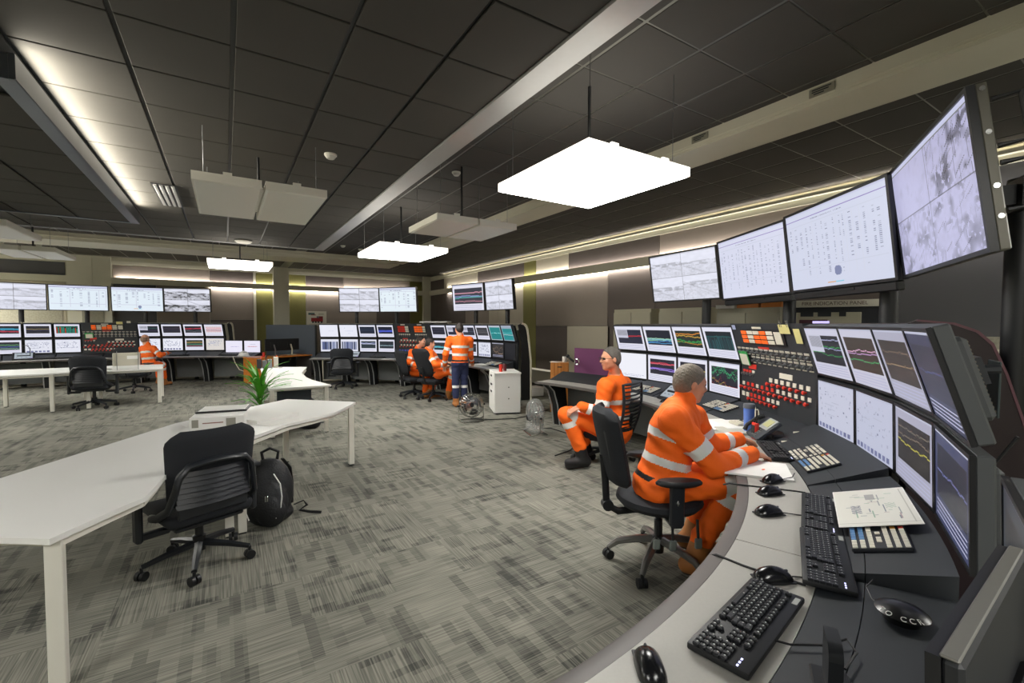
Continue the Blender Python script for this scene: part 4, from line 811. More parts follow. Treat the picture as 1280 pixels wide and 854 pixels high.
# ------------------------------------------------------------------ chairs
M_fab=mat('chair_fabric','1b1e24',.85,bump=.3,bscale=500,var=.1,vscale=30); M_shell=mat('chair_shell','202328',.4); M_poly=mat('base_polished','8b8a88',.3,metal=.8); M_pad=mat('arm_pad','1e2024',.38)
def facing(fx,fy): return math.atan2(-fx,fy)
def star(t,s,legm,r=.31,nleg=5,a0=.3,curved=False):
    for k in range(5):
        a=a0+2*pi*k/5; d=Vector((cos(a),sin(a),0)); m=MB()
        if curved: m.tube([d*.03*s+Vector((0,0,.17*s)),d*.14*s+Vector((0,0,.155*s)),d*.25*s+Vector((0,0,.125*s)),d*r*s+Vector((0,0,.075*s))],[.026*s,.024*s,.021*s,.016*s],8)
        else: m.tube([d*.02*s+Vector((0,0,.14*s)),d*.18*s+Vector((0,0,.115*s)),d*r*s+Vector((0,0,.085*s))],[.027*s,.022*s,.017*s],6)
        m.build('leg',legm,t)
        m=MB(); p=d*r*s; n=Vector((-sin(a+.7),cos(a+.7),0))
        for q in (-1,1): c=p+n*(.016*q*s)+Vector((0,0,.030*s)); m.cyl(c-n*.011*s,c+n*.011*s,.0295*s,14)
        m.cyl(p+Vector((0,0,.03*s)),p+Vector((0,0,.085*s)),.010*s,8); m.build('caster',M_black,t)
    m=MB(); m.lathe([(.035*s,.09*s),(.04*s,.19*s),(.026*s,.2*s),(.026*s,.30*s),(.016*s,.31*s),(.016*s,.40*s),(0,.40*s)],14); m.build('column',M_black if not curved else M_shell,t)
def padgrid(w0,w1,z0,z1,y,th,bend=.05,lean=0.,n=12,ex=.18,s=1.):
    "rounded back pad standing on its edge: front and back skins"
    m=MB(); F=[];K=[]
    for i in range(n+1):
        v=i/n; ww=(w0+(w1-w0)*v); e=min(v,1-v); ww*= (1-ex*max(0,1-e/.16)**2); z=z0+(z1-z0)*v; rf=[];rb=[]
        for j in range(n+1):
            u=2*j/n-1; yy=y+lean*(v-.2)+(-bend*(1-u*u)); edge=max(abs(u),abs(2*v-1)); tt=th*math.sqrt(max(0.,1-edge**6))*.5+.004
            rf.append((u*ww/2*s,(yy+tt)*s,z*s)); rb.append((u*ww/2*s,(yy-tt)*s,z*s))
        F.append(rf);K.append(rb)
    m.grid(F); m.grid([r[::-1] for r in K])
    ring=[(0,j) for j in range(n)]+[(i,n) for i in range(n)]+[(n,j) for j in range(n,0,-1)]+[(i,0) for i in range(n,0,-1)]
    a=len(m.v); m.add([F[i][j] for i,j in ring]+[K[i][j] for i,j in ring],[(k,(k+1)%len(ring),len(ring)+(k+1)%len(ring),len(ring)+k) for k in range(len(ring))])
    return m
def seatmesh(s,z=.43,w=.50,d=.48,th=.08):
    m=MB(); m.box((0,.0,z-th/2),(w,d,th),bev=.035,seg=3); return MB().add([(x*s*(1+.02*y),y*s,zz*s+.02*s*(x/.25)**2) for x,y,zz in m.v],m.f)
def chair_shellback(label,loc,f,s=1.1):
    t=thing('office_chair',label,'chair',(loc[0],loc[1],0),facing(*f),'black office chairs'); star(t,s,M_shell,a0=.5)
    seatmesh(s,.42).build('seat',M_fab,t); m=MB(); m.box((0,-.02*s,.335*s),(.40*s,.36*s,.03*s),bev=.01); m.box((0,0,.37*s),(.18*s,.24*s,.06*s),bev=.015); m.build('seat_pan',M_shell,t)
    padgrid(.47,.53,.46,.96,-.20,.045,.045,-.06,18,.34,s).build('backrest',M_fab,t,recalc=True)
    m=MB(); pts=[(-.27,-.02,.40),(-.275,-.14,.43),(-.25,-.245,.49),(-.225,-.285,.60),(-.205,-.305,.70),(-.16,-.32,.755),(-.08,-.33,.77),(0,-.333,.774),(.08,-.33,.77),(.16,-.32,.755),(.205,-.305,.70),(.225,-.285,.60),(.25,-.245,.49),(.275,-.14,.43),(.27,-.02,.40)]
    m.tube([tuple(c*s for c in p) for p in pts],.016*s,8,flat=1.6); m.build('back_hoop',M_shell,t)
    for i in range(7):
        v=i/6; z=.50+.2*v; w=.42-.03*v; m=MB(); P=[]
        for j in range(7):
            u=2*j/6-1; y=-.262-.06*(1-u*u)*.6-.02*v; P.append([(u*w/2*s,(y-.006)*s,(z-.013)*s),(u*w/2*s,(y+.004)*s,(z+.013)*s)])
        m.grid(P); m.grid([[ (a[0],a[1]+.008*s,a[2]) for a in r[::-1]] for r in P]); m.build('slat',M_shell,t)
    m=MB(); m.box((0,-.25*s,.46*s),(.40*s,.02*s,.09*s),bev=.008); m.build('lumbar_panel',M_shell,t)
    for q in (-1,1):
        m=MB(); m.box((q*.335*s,-.02*s,.43*s),(.04*s,.075*s,.32*s),bev=.012); m.box((q*.26*s,-.02*s,.30*s),(.18*s,.05*s,.04*s),bev=.01); m.build('arm_post',M_shell,t)
        m=MB(); m.box((q*.335*s,.04*s,.60*s),(.085*s,.25*s,.03*s),bev=.013,seg=2); m.build('armrest',M_pad,t)
    return t
def chair_oval(label,loc,f,s=1.1):
    t=thing('office_chair',label,'chair',(loc[0],loc[1],0),facing(*f),'black office chairs'); star(t,s,M_poly,a0=.62,curved=True)
    m=MB(); m.lathe([(0,.385),(.17,.385),(.235,.405),(.262,.435),(.255,.462),(.20,.478),(0,.482)],28); MB().add([(x*s,y*1.02*s,z*s) for x,y,z in m.v],m.f).build('seat',M_fab,t)
    padgrid(.34,.46,.53,1.03,-.255,.085,.05,-.11,16,.5,s).build('backrest',M_fab,t,recalc=True)
    padgrid(.28,.36,.60,.96,-.315,.03,.02,-.08,10,.4,s).build('back_shell',M_shell,t,recalc=True)
    m=MB(); m.tube([(0,-.10*s,.37*s),(0,-.26*s,.355*s),(0,-.335*s,.40*s),(0,-.345*s,.56*s),(0,-.36*s,.72*s)],.016*s,8,flat=1.5); m.build('back_bar',M_black,t)
    m=MB(); m.cyl((-.03*s,-.33*s,.40*s),(.03*s,-.33*s,.40*s),.035*s,14); m.build('tension_knob',M_black,t)
    for q in (-1,1):
        m=MB(); m.box((q*.285*s,0.,.5*s),(.03*s,.085*s,.24*s),bev=.01); m.box((q*.24*s,0,.385*s),(.12*s,.07*s,.03*s),bev=.01); m.build('arm_post',M_shell,t)
        m=MB(); m.lathe([(0,-.018),(.8,-.018),(1.,-.006),(1.,.006),(.9,.018),(0,.02)],22); MB().add([(q*.285*s+x*.048*s,(.01+y*.135)*s,(.632+z)*s) for x,y,z in m.v],m.f).build('armrest',M_pad,t)
        m=MB(); m.lathe([(0,-.02),(.012,0),(0,.02)],8,0,T(q*.302*s,0,.52*s)); m.build('arm_button',M_chrome,t)
    for k,(x,y) in enumerate(((.20,-.09),(.22,.0),(.20,.16))):
        m=MB(); m.tube([(x*s,y*s,.38*s),(x*1.08*s,y*s,.27*s)],.008*s,6); m.build('lever',M_black,t)
        m=MB(); m.box((x*1.09*s,y*s,.245*s),(.018*s,.045*s,.065*s),bev=.008); m.build('lever_paddle',mat('paddle_grey','6f7673',.3),t)
    return t
def chair_mesh(label,loc,f,s=1.1,lean=-.10,b0=.47,sz=.42):
    t=thing('office_chair',label,'chair',(loc[0],loc[1],0),facing(*f),'black office chairs'); star(t,s,M_shell,a0=.2)
    seatmesh(s,sz).build('seat',M_fab,t); m=MB(); m.box((0,0,(sz-.075)*s),(.34*s,.32*s,.05*s),bev=.012); m.build('seat_pan',M_shell,t)
    def Q(u,v): z=b0+(.97-b0)*v; w=.42+.06*v; return ((u*w/2)*s,(-.25-.035*(1-u*u)+lean*(v-.2)-.05*math.sin(pi*v))*s,z*s)
    m=MB(); loop=[Q(-1,v) for v in np.linspace(0,1,8)]+[Q(u,1) for u in np.linspace(-.8,1,8)]+[Q(1,v) for v in np.linspace(.9,0,8)]+[Q(u,0) for u in np.linspace(.8,-.8,6)]
    m.tube(loop,.017*s,7,closed=True); m.build('back_frame',M_shell,t)
    for i in range(13):
        v=.06+.88*i/12; m=MB(); P=[]
        for u in np.linspace(-1,1,8): a=Vector(Q(u,v-.014)); b=Vector(Q(u,v+.014)); P.append([a,b])
        m.grid(P); m.grid([[p+Vector((0,.006*s,0)) for p in r[::-1]] for r in P]); m.build('slat',M_shell,t)
    m=MB(); m.tube([(0,-.08*s,.36*s),(0,-.25*s,.37*s),(0,-.31*s,.50*s),(0,-.33*s,.62*s)],.02*s,8); m.build('back_bar',M_black,t)
    for q in (-1,1):
        m=MB(); m.box((q*.29*s,.02*s,.50*s),(.03*s,.06*s,.22*s),bev=.01); m.box((q*.24*s,.02*s,.385*s),(.13*s,.05*s,.03*s),bev=.008); m.build('arm_post',M_shell,t)
        m=MB(); m.box((q*.29*s,.05*s,.625*s),(.08*s,.25*s,.028*s),bev=.012,seg=2); m.build('armrest',M_pad,t)
    return t
def chair_plain(label,loc,f,s=1.1,lean=-.12,top=1.02):
    t=thing('office_chair',label,'chair',(loc[0],loc[1],0),facing(*f),'black office chairs'); star(t,s,M_shell,a0=.1)
    seatmesh(s,.43).build('seat',M_fab,t); m=MB(); m.box((0,0,.35*s),(.36*s,.34*s,.05*s),bev=.012); m.build('seat_pan',M_shell,t)
    padgrid(.36,.46,.50,top,-.24,.07,.04,lean,12,.35,s).build('backrest',M_fab,t,recalc=True)
    m=MB(); m.tube([(0,-.08*s,.37*s),(0,-.27*s,.38*s),(0,-.32*s,.52*s),(0,-.35*s,.70*s)],.022*s,8); m.build('back_bar',M_black,t)
    for q in (-1,1):
        m=MB(); m.box((q*.29*s,.0,.51*s),(.03*s,.07*s,.24*s),bev=.01); m.box((q*.24*s,0,.385*s),(.13*s,.05*s,.03*s),bev=.008); m.build('arm_post',M_shell,t)
        m=MB(); m.box((q*.29*s,.03*s,.64*s),(.085*s,.25*s,.03*s),bev=.012,seg=2); m.build('armrest',M_pad,t)
    return t
chair_shellback('large empty black chair with a slatted back beside the long white table',(-.185,3.90),(-.38,.925),1.06)
chair_shellback('empty black chair at the back white table, in front of the bald man',(-2.27,12.23),(.12,1),1.12)
chair_shellback('empty black chair facing the barcode monitors of the far middle console',(2.66,12.65),(.35,.93),1.12)
chair_oval('black chair with silver star base and oval back, under the near operator',(2.585,2.12),(.86,-.5),1.12)
chair_mesh('black chair with a slatted see-through back, under the man with glasses',(4.06,4.16),(-.30,.95),1.04,-.10,.33,.35)
chair_plain('black chair leaning back, under the seated man beside the standing man',(3.98,9.62),(.8,.45),1.1,-.25,1.08)
chair_plain('dark grey backed chair of the leftmost man at the far console',(3.72,10.15),(.75,.1),1.1)
chair_plain('black chair of the bald man at the far left console',(-1.95,14.55),(.35,.94),1.1)

# ------------------------------------------------------------------ white tables
M_leg=mat('table_leg','dedbd0',.45)
def table(label,poly,legs,top=.755,th=.028,group='white tables',frame=True):
    cx=sum(p[0] for p in poly)/len(poly); cy=sum(p[1] for p in poly)/len(poly); t=thing('white_table',label,'table',(cx,cy,0),0,group); q=[(p[0]-cx,p[1]-cy) for p in poly]
    if sum(q[i][0]*q[(i+1)%len(q)][1]-q[(i+1)%len(q)][0]*q[i][1] for i in range(len(q)))<0: q=q[::-1]
    m=MB(); m.prism(q,top-th,top); m.build('tabletop',M_white,t,recalc=True)
    if frame:
        r=[(x*.86,y*.90) for x,y in q]; m=MB(); n=len(r)
        for i in range(n):
            a,b2=Vector((*r[i],top-th-.025)),Vector((*r[(i+1)%n],top-th-.025)); m.tube([a,b2],.022,4)
        m.build('frame',M_leg,t)
    for x,y in legs:
        m=MB(); m.box((x-cx,y-cy,(top-th)/2+.006),(.062,.062,top-th-.012),bev=.004); l=m.build('leg',M_leg,t); m=MB(); m.box((x-cx,y-cy,.006),(.05,.05,.012)); m.build('foot',M_black,l)
    return t
table('long white table cut by the left edge, nearest to the camera',[(-.88,2.92),(-.68,2.78),(-.51,3.03),(-.39,3.19),(-.34,3.56),(-.29,3.76),(-.14,4.0),(.02,4.22),(-.42,5.40),(-1.2,4.04),(-1.75,3.3)],[(-.685,2.865),(-1.55,3.35),(.0,4.25),(-.45,5.3)])
table('white table with a curved front edge, joined to the long one, papers on it',[(.022,4.222),(.21,4.46),(.49,4.81),(.76,4.98),(1.0,5.18),(1.34,5.71),(1.30,5.78),(.65,6.40),(.1,5.9),(-.418,5.402)],[(.09,4.27),(1.27,5.66),(.61,6.20),(-.32,5.42)])
table('white table with a cut-out curved side, beside the plant',[(.52,7.54),(1.4,7.54),(1.33,7.9),(1.24,8.4),(1.22,8.9),(1.26,9.7),(1.36,10.2),(1.52,10.96),(.63,11.46)],[(.57,7.6),(1.33,7.6),(1.38,10.9),(.68,11.3)])
table('back white table cut by the left edge, left of the empty chair',[(-4.2,11.6),(-3.48,11.91),(-2.91,11.96),(-2.49,12.10),(-2.45,13.4),(-3.9,13.35)],[(-2.84,12.05),(-4.0,11.9),(-2.6,13.3),(-3.8,13.25)])
table('back white table right of the empty chair, document box on it',[(-2.40,12.07),(-1.95,12.05),(-1.15,12.18),(-1.25,13.39),(-2.15,13.5),(-2.40,13.4)],[(-1.22,12.24),(-1.28,13.3),(-2.36,13.3),(-2.70+.36,12.15)])
m=MB(); m.box((.92,8.0,.47),(.5,.03,.42),bev=.004); tag(m.build('screen_board',mat('board_slate','3a4048',.8)),'dark slate board under the curved white table','board')
def flat(name,label,cat,c,rz,w,d,th,m_,group=None,tilt=0.,bev=0.):
    t=MB(); t.box((0,0,th/2),(w,d,th),bev=bev); o=t.build(name,m_); o.location=c; o.rotation_euler=(tilt,0,rz); return tag(o,label,cat,group)
# on the long table
t=thing('storage_box','low white carton with grey stickers on the white table','box',(-.06,5.02,.755),rad(-8)); m=MB(); m.box((0,0,.06),(.42,.30,.12),bev=.004); m.build('carton',M_white,t)
for x,w in ((-.165,.05),(.11,.075)): m=MB(); m.box((x,-.1515,.066),(w,.003,.07)); m.build('sticker',mat('sticker_grey','8d8b80',.7),t)
m=MB(); m.box((-.03,-.1515,.066),(.16,.003,.008)); m.build('printed_line',mat('print_red','8a5a4c',.7),t)
t=thing('folder','black folder lying on the white carton','folder',(-.02,5.22,.876),rad(-10)); m=MB(); m.box((0,0,.008),(.42,.30,.016),bev=.004); m.build('cover',M_black,t); m=MB(); m.box((0,.004,.018),(.38,.27,.004)); m.build('sheets',M_paper,t)
flat('paper_pad','large white paper pad on the curved white table','paper',(.27,5.32,.756),rad(32),.46,.62,.03,M_paper); flat('paper_sheet','loose white sheet lying in front of the paper pad','paper',(.33,5.02,.756),rad(36),.30,.42,.003,M_paper)
# document box on the back table
t=thing('document_box','beige document box in a wire stand on the back white table','box',(-1.75,12.35,.755),rad(8)); m=MB(); m.box((-.02,0,.21),(.44,.2,.26),bev=.006); m.build('carton',mat('carton_beige','c4bfae',.7),t)
m=MB(); m.box((.205,0,.21),(.008,.2,.25)); m.build('red_spine',mat('spine_red','a84a48',.6),t); m=MB(); m.box((.08,-.102,.25),(.18,.003,.07)); m.build('label',M_paper,t)
for x in (-.17,.17): m=MB(); m.tube([(x,-.22,.005),(x,-.11,.02),(x,-.11,.36),(x,-.11,.38)],.006,6); m.tube([(x,-.22,.005),(x,.12,.005)],.006,6); m.build('wire_leg',M_steel,t)
flat('booklet','white booklet lying on the back white table near the chair','booklet',(-2.25,12.45,.756),rad(30),.32,.42,.02,M_paper); flat('paper_sheet','white sheet on the back white table by its right corner','paper',(-1.35,12.5,.756),rad(10),.3,.42,.003,M_paper)
# bags and plant
def backpack(label,loc,rz,s=1.):
    B=Body(); I3=np.eye(3); B.ell((0,0,.24*s),I3,np.array((.17,.12,.25))*s,'a',0,.04); B.ell((0,-.09*s,.17*s),I3,np.array((.15,.09,.17))*s,'a',0,.02); B.ell((0,0,.06*s),I3,np.array((.17,.13,.07))*s,'a',0,.04); B.ell((.05*s,-.16*s,.12*s),I3,np.array((.10,.05,.11))*s,'a',0,.015)
    t=thing('backpack',label,'bag',loc,rz); inst('body',B.mesh(.010*s,[mat('nylon_black','15171b',.6,bump=.5,bscale=60)],'body',0),t)
    m=MB(); m.tube([tuple(c*s for c in p) for p in ((-.05,.03,.47),(-.06,.03,.53),(0,.03,.56),(.06,.03,.53),(.05,.03,.47))],.012*s,6); m.build('grab_handle',M_black,t)
    for q in (-1,1):
        m=MB(); m.tube([tuple(c*s for c in p) for p in ((q*.07,.11,.45),(q*.11,.17,.36),(q*.12,.19,.22),(q*.13,.12,.08))],.02*s,6,flat=.4); m.build('shoulder_strap',M_black,t)
        m=MB(); m.tube([tuple(c*s for c in p) for p in ((q*.06,-.12,.40),(q*.11,-.145,.33),(q*.125,-.165,.24),(q*.12,-.185,.16),(q*.09,-.20,.09))],.005*s,5); m.build('piping',M_tape,t)
    m=MB(); m.tube([tuple(c*s for c in p) for p in ((.16,.05,.09),(.23,.07,.11),(.25,.1,.06),(.2,.08,.03),(.28,.05,.02),(.37,.03,.015))],.012*s,5,flat=.4); m.build('waist_strap',M_black,t)
    m=MB(); m.box((.03*s,-.2*s,.24*s),(.02*s,.012*s,.045*s),bev=.004); m.build('zip_pull',M_chrome,t)
    return t
backpack('black backpack with pale piping on the floor behind the large chair',(.30,4.42,0),rad(-18),1.12); backpack('black backpack on the floor under the curved white table',(1.12,8.1,0),rad(20),1.05)
t=thing('potted_plant','green long-leaved plant in a white pot beside the curved table','plant',(.42,7.75,0)); m=MB(); m.lathe([(.13,0),(.17,.02),(.19,.30),(.20,.31),(.185,.31),(.17,.27),(0,.27)],22); m.build('pot',M_white,t); m=MB(); m.lathe([(.17,.272),(0,.28)],14); m.build('soil',mat('soil','3a2d22',.95),t)
M_leaf=mat('leaf_green','5aa532',.45,var=.35,vscale=5); R=random.Random(5); m=MB(); m.tube([(0,0,.27),(.01,0,.5),(.0,.02,.75)],[.03,.025,.02],8); m.build('stem',mat('stem_green','4f7d38',.6),t)
for k in range(90):
    a=R.uniform(0,2*pi); ln=R.uniform(.34,.58); z0=R.uniform(.45,.86) if k>9 else R.uniform(.30,.42); dx,dy=cos(a),sin(a); el=R.uniform(.6,1.42) if k>9 else R.uniform(.3,.8); P=[]
    for i in range(7):
        v=i/6; r_=ln*(v*cos(el)+.25*v*v*(1-sin(el)*.3)); z=z0+ln*(v*sin(el)-.55*v**2.4*cos(el)); w=.017*math.sin(pi*min(1,.12+v*.88))+.002; P.append([(dx*r_-dy*w,dy*r_+dx*w,z+.006),(dx*r_,dy*r_,z),(dx*r_+dy*w,dy*r_-dx*w,z+.006)])
    m=MB(); m.grid(P); m.build('leaf',M_leaf,t)
# orange desk and slate partition
M_orange_w=wood('desk_wood','b8651f','d08030',0)
t=thing('office_desk','orange wooden desk with dark end panel beside the far left console','desk',(1.35,15.3,0),rad(27)); m=MB(); m.box((0,0,.735),(1.75,.75,.03),bev=.004); m.build('desktop',M_orange_w,t); m=MB(); m.box((-.62,-.36,.36),(.48,.03,.70)); m.build('front_panel',M_orange_w,t)
m=MB(); m.box((.2,.30,.4),(1.1,.03,.62)); m.build('modesty_panel',M_dark,t); m=MB(); m.box((.84,0,.36),(.03,.7,.72)); m.build('end_panel',mat('desk_end','4a4746',.6),t); m=MB(); m.box((-.85,0,.36),(.03,.7,.72)); m.build('side_panel',M_orange_w,t)
for k,(x,lab) in enumerate(((-.12,'dark monitor back on the orange desk, left one of two'),(.42,'dark monitor back on the orange desk, right one on a cream arm'))):
    p=Matrix.Rotation(rad(27),3,'Z')@Vector((x,.02,0)); t=thing('desk_monitor',lab,'monitor',(1.35+p.x,15.3+p.y,.75),rad(27),'dark monitors on the orange desk')
    m=MB(); m.box((0,.03,.33),(.56,.03,.36),bev=.006); m.build('casing',M_black,t); m=MB(); m.box((0,.008,.33),(.24,.02,.14),bev=.006); m.build('back_cover',M_black,t); m=MB(); m.tube([(0,-.03,.015),(.01,-.03,.18),(-.02,-.005,.34)],.03,8,flat=.6); m.box((0,-.02,.01),(.22,.18,.016),bev=.004); m.build('stand',mat('stand_cream','c9c4ae',.4) if k else M_steel,t)
m=MB(); m.lathe([(.03,0),(.035,.12),(.033,.13),(0,.13)],12); o=m.build('red_can',M_red); o.location=(.93,15.0,.75); tag(o,'small red can on the orange desk','can')
t=thing('partition_screen','tall slate blue partition behind the orange desk','partition',(1.85,16.75,0),rad(-31)); m=MB(); m.box((0,0,.88),(1.62,.06,1.6),bev=.01); m.build('screen_panel',mat('slate_fabric','656d78',.9,bump=.2,bscale=300),t)
for x in (-.7,.7): m=MB(); m.box((x,0,.04),(.06,.4,.08),bev=.01); m.build('foot',M_black,t)
m=MB(); m.box((.83,0,.85),(.04,.08,1.66)); m.build('end_post',M_black,t)
# poster with a red truck on the far wall
a=np.ones((34,44,3))*hexa('d8d4c6'); a[4:9,4:18]=hexa('4a6664'); a[8:10,10:20]=hexa('8a4a44'); a[16:25,10:36]=hexa('9c1a20'); a[12:18,24:36]=hexa('7c2026'); a[12:16,22:27]=hexa('6a7078')
for x in (12,18,24,31): a[24:28,x:x+4]=hexa('23201f')
a[30:32,6:30]=hexa('b8b0a4'); a[5:9,26:38]=hexa('b9b8a6')
o=inst('wall_poster',picture('poster',a,.72,.55)); o.data.materials.clear(); o.data.materials.append(M_print); o.location=(2.99,YF-.05,1.93); tag(o,'small poster with a red truck on the far wall','poster')
# pedestal, fans
t=thing('drawer_pedestal','white drawer pedestal with black handles at the end of the far console','cabinet',(4.66,7.62,0),rad(-22)); m=MB(); m.box((0,0,.40),(.50,.72,.74),bev=.006); m.build('body',M_white,t); m=MB(); m.box((0,0,.785),(.53,.75,.03),bev=.006); m.build('top',M_white,t); m=MB(); m.box((0,0,.015),(.46,.68,.03)); m.build('plinth',M_dark,t)
for z,h in ((.68,.16),(.53,.12),(.24,.42)):
    m=MB(); m.box((-.256,0,z),(.014,.69,h),bev=.003); d=m.build('drawer',M_white,t); m=MB(); m.box((-.27,.0,z+h/2-.045),(.016,.13,.035),bev=.005); m.build('handle',M_black,d)
for z in (.52,.30): m=MB(); m.cyl((.02,-.36,z),(.02,-.368,z),.012,8); m.build('lock',M_dark,t)
def can(x,y,lab,c):
    t=thing('drink_can',lab,'can',(x,y,.80)); m=MB(); m.lathe([(.03,0),(.036,.01),(.036,.13),(.03,.145),(0,.145)],14); m.build('body',c,t); m=MB(); m.lathe([(.031,.146),(.031,.15),(0,.15)],12); m.build('lid',M_chrome,t)
can(4.50,7.50,'bright red drink can on the white pedestal',M_red); can(4.64,7.58,'dark red drink can beside the bright one on the pedestal',mat('can_dark','5a1c20',.4))
def fan(label,loc,rz,R_=.21,wrapped=False,tilt=.2):
    t=thing('floor_fan',label,'fan',loc,rz,'chrome floor fans'); H0=R_+.07; Mx=T(0,0,H0)@Matrix.Rotation(-tilt,4,'X')
    m=MB()
    for y,rr in ((-.075,R_*.55),(-.07,R_*.8),(-.05,R_*.97),(0,R_),(.05,R_*.97),(.07,R_*.7)): m.tube([(rr*cos(a),y,rr*sin(a)) for a in np.linspace(0,2*pi,29)[:-1]],.0065,5,closed=True)
    for k in range(26):
        a=2*pi*k/26; c_,s_=cos(a),sin(a); m.tube([(.05*c_,-.08,.05*s_),(R_*.6*c_,-.078,R_*.6*s_),(R_*.95*c_,-.055,R_*.95*s_),(R_*c_,0,R_*s_),(R_*.95*c_,.055,R_*.95*s_),(.08*c_,.08,.08*s_)],.0032,4)
    m.build('cage',M_chrome,t,Mx)
    for k in range(4):
        a=2*pi*k/4+.3; P=[]
        for i in range(6):
            r_=.04+(R_*.82-.04)*i/5; row=[]
            for j in range(5): aa=a+(.16+.62*min(1,i/3))*(j/4-.5)*1.5; row.append((r_*cos(aa),.02*(j/4-.5)*2,r_*sin(aa)))
            P.append(row)
        m=MB(); m.grid(P); m.grid([r[::-1] for r in P]); m.build('blade',mat('blade_dark','4a4c4e',.35,metal=.6),t,Mx)
    m=MB(); m.lathe([(0,-.03),(.045,-.025),(.05,.03),(.06,.1),(.045,.14),(0,.145)],14,0,Mx@Matrix.Rotation(-pi/2,4,'X')); m.build('motor',M_black,t)
    m=MB(); m.tube([(-R_-.02,0,H0),(-R_-.02,.0,.06),(-R_+.03,-.13,.012),(R_-.03,-.13,.012),(R_+.02,0,.06),(R_+.02,0,H0)],.011,8); m.tube([(-R_+.03,.13,.012),(-R_-.0,.05,.03),(-R_-.02,0,.06)],.011,8); m.tube([(R_-.03,.13,.012),(R_,.05,.03),(R_+.02,0,.06)],.011,8); m.tube([(-R_+.03,.13,.012),(R_-.03,.13,.012)],.011,8); m.build('stand',M_chrome,t)
    for q in (-1,1): m=MB(); m.cyl((q*(R_+.01),0,H0),(q*(R_+.045),0,H0),.018,10); m.build('knob',M_black,t)
    if wrapped:
        B=Body(); B.ell((0,0,H0+.03),np.eye(3),(R_+.02,.14,R_+.03),'a',0,.05); B.ell((0,.0,.1),np.eye(3),(R_+.02,.15,.09),'a',0,.05)
        mm=mat('clear_film','f2f4f2',.12,alpha=.16,bump=1.,bscale=18); inst('plastic_wrap',B.mesh(.016,[mm],'plastic_wrap'),t)
    return t
fan('chrome floor fan with open cage in front of the standing man',(3.66,7.12,0),rad(-6),.215); fan('chrome floor fan wrapped in clear plastic beside the desk leg',(4.10,5.78,0),rad(75),.215,True)
m=MB(); m.tube([(4.25,6.0,.012),(4.5,5.9,.012),(4.5,5.4,.012),(4.35,5.0,.012),(3.9,4.7,.012),(3.6,4.62,.012)],.008,6); tag(m.build('power_cord',M_cable),'black cord on the floor from the wrapped fan','cord')
m=MB(); m.tube([(3.7,7.25,.012),(4.0,7.0,.012),(4.4,6.85,.012),(4.9,6.95,.012),(5.4,7.2,.012)],.008,6); tag(m.build('power_cord',M_cable),'black cord on the floor from the open fan past the pedestal','cord')
m=MB(); m.box((0,0,.11),(.42,.3,.22),bev=.01); o=m.build('floor_box',M_white); o.location=(6.25,8.9,0); tag(o,'low white box on the floor right of the pedestal','box')
t=thing('wooden_cabinet','small orange wooden drawer cabinet left of the purple panel','cabinet',(5.63,7.1,0),rad(-38)); m=MB(); m.box((0,0,.485),(.36,.40,.97),bev=.006); m.build('body',wood('cabinet_wood','b06a28','cc8a44',2),t)
for z in (.86,.60): m=MB(); m.box((0,-.207,z),(.32,.016,.22),bev=.003); d=m.build('drawer',MATS['cabinet_wood'],t); m=MB(); m.box((0,-.22,z+.03),(.09,.012,.02),bev=.004); m.build('handle',M_dark,d)
t=thing('mug','white mug on the small wooden cabinet','mug',(5.72,7.06,.97)); m=MB(); m.lathe([(.04,0),(.045,.01),(.045,.11),(.039,.11),(.037,.015),(0,.012)],16); m.build('cup',M_white,t); m=MB(); m.tube([(.045,0,.09),(.075,0,.08),(.078,0,.045),(.045,0,.03)],.006,6); m.build('handle',M_white,t)
flat('paper_sheet','white sheet on the small wooden cabinet','paper',(5.56,7.14,.971),.3,.15,.2,.006,M_paper)

# ------------------------------------------------------------------ cupboards along the right wall
M_cup=mat('cupboard_cream','aba791',.5,var=.03)
def cupboard(label,x,y0,y1,h,m_,doors=2,d=.45):
    t=thing('storage_cupboard',label,'cupboard',(x,(y0+y1)/2,0),0,'cupboards along the right wall'); w=y1-y0; m=MB(); m.box((d/2+.02,0,h/2),(d,w,h),bev=.006); m.build('body',m_,t)
    for k in range(doors):
        m=MB(); m.box((.008,-w/2+w*(k+.5)/doors,h/2),(.02,w/doors-.012,h-.14),bev=.003); dd=m.build('door',m_,t); m=MB(); m.box((-.008,-w/2+w*(k+.5)/doors+(w/doors/2-.06)*(1 if k%2==0 else -1),h*.55),(.014,.02,.14),bev=.004); m.build('handle',M_steel,dd)
    return t
cupboard('tall cream cupboard behind the near console, leftmost of the row',7.05,6.05,7.05,2.04,M_cup); cupboard('tall cream cupboard behind the pole of the leftmost near display',7.05,4.8,5.85,2.03,M_cup)
cupboard('tall grey-cream cupboard with papers and boxes on its top',6.15,3.15,4.05,1.96,mat('cupboard_grey','8f8b78',.5,var=.03))
for n,lab,cat,c,rz,w,d,h,mm in (('folder_stack','pile of papers with an orange sheet on the grey-cream cupboard','papers',(6.32,3.95,1.96),.2,.34,.26,.05,M_paper),('carton','flat brown carton on the grey-cream cupboard, left of the pole','box',(6.35,3.62,1.96),.1,.3,.3,.06,mat('carton_brown','a8662c',.7)),('carton','orange carton on the grey-cream cupboard, near its right end','box',(6.35,3.28,1.96),0.,.3,.26,.10,mat('carton_orange','b9702c',.7))): flat(n,lab,cat,c,rz,w,d,h,mm)
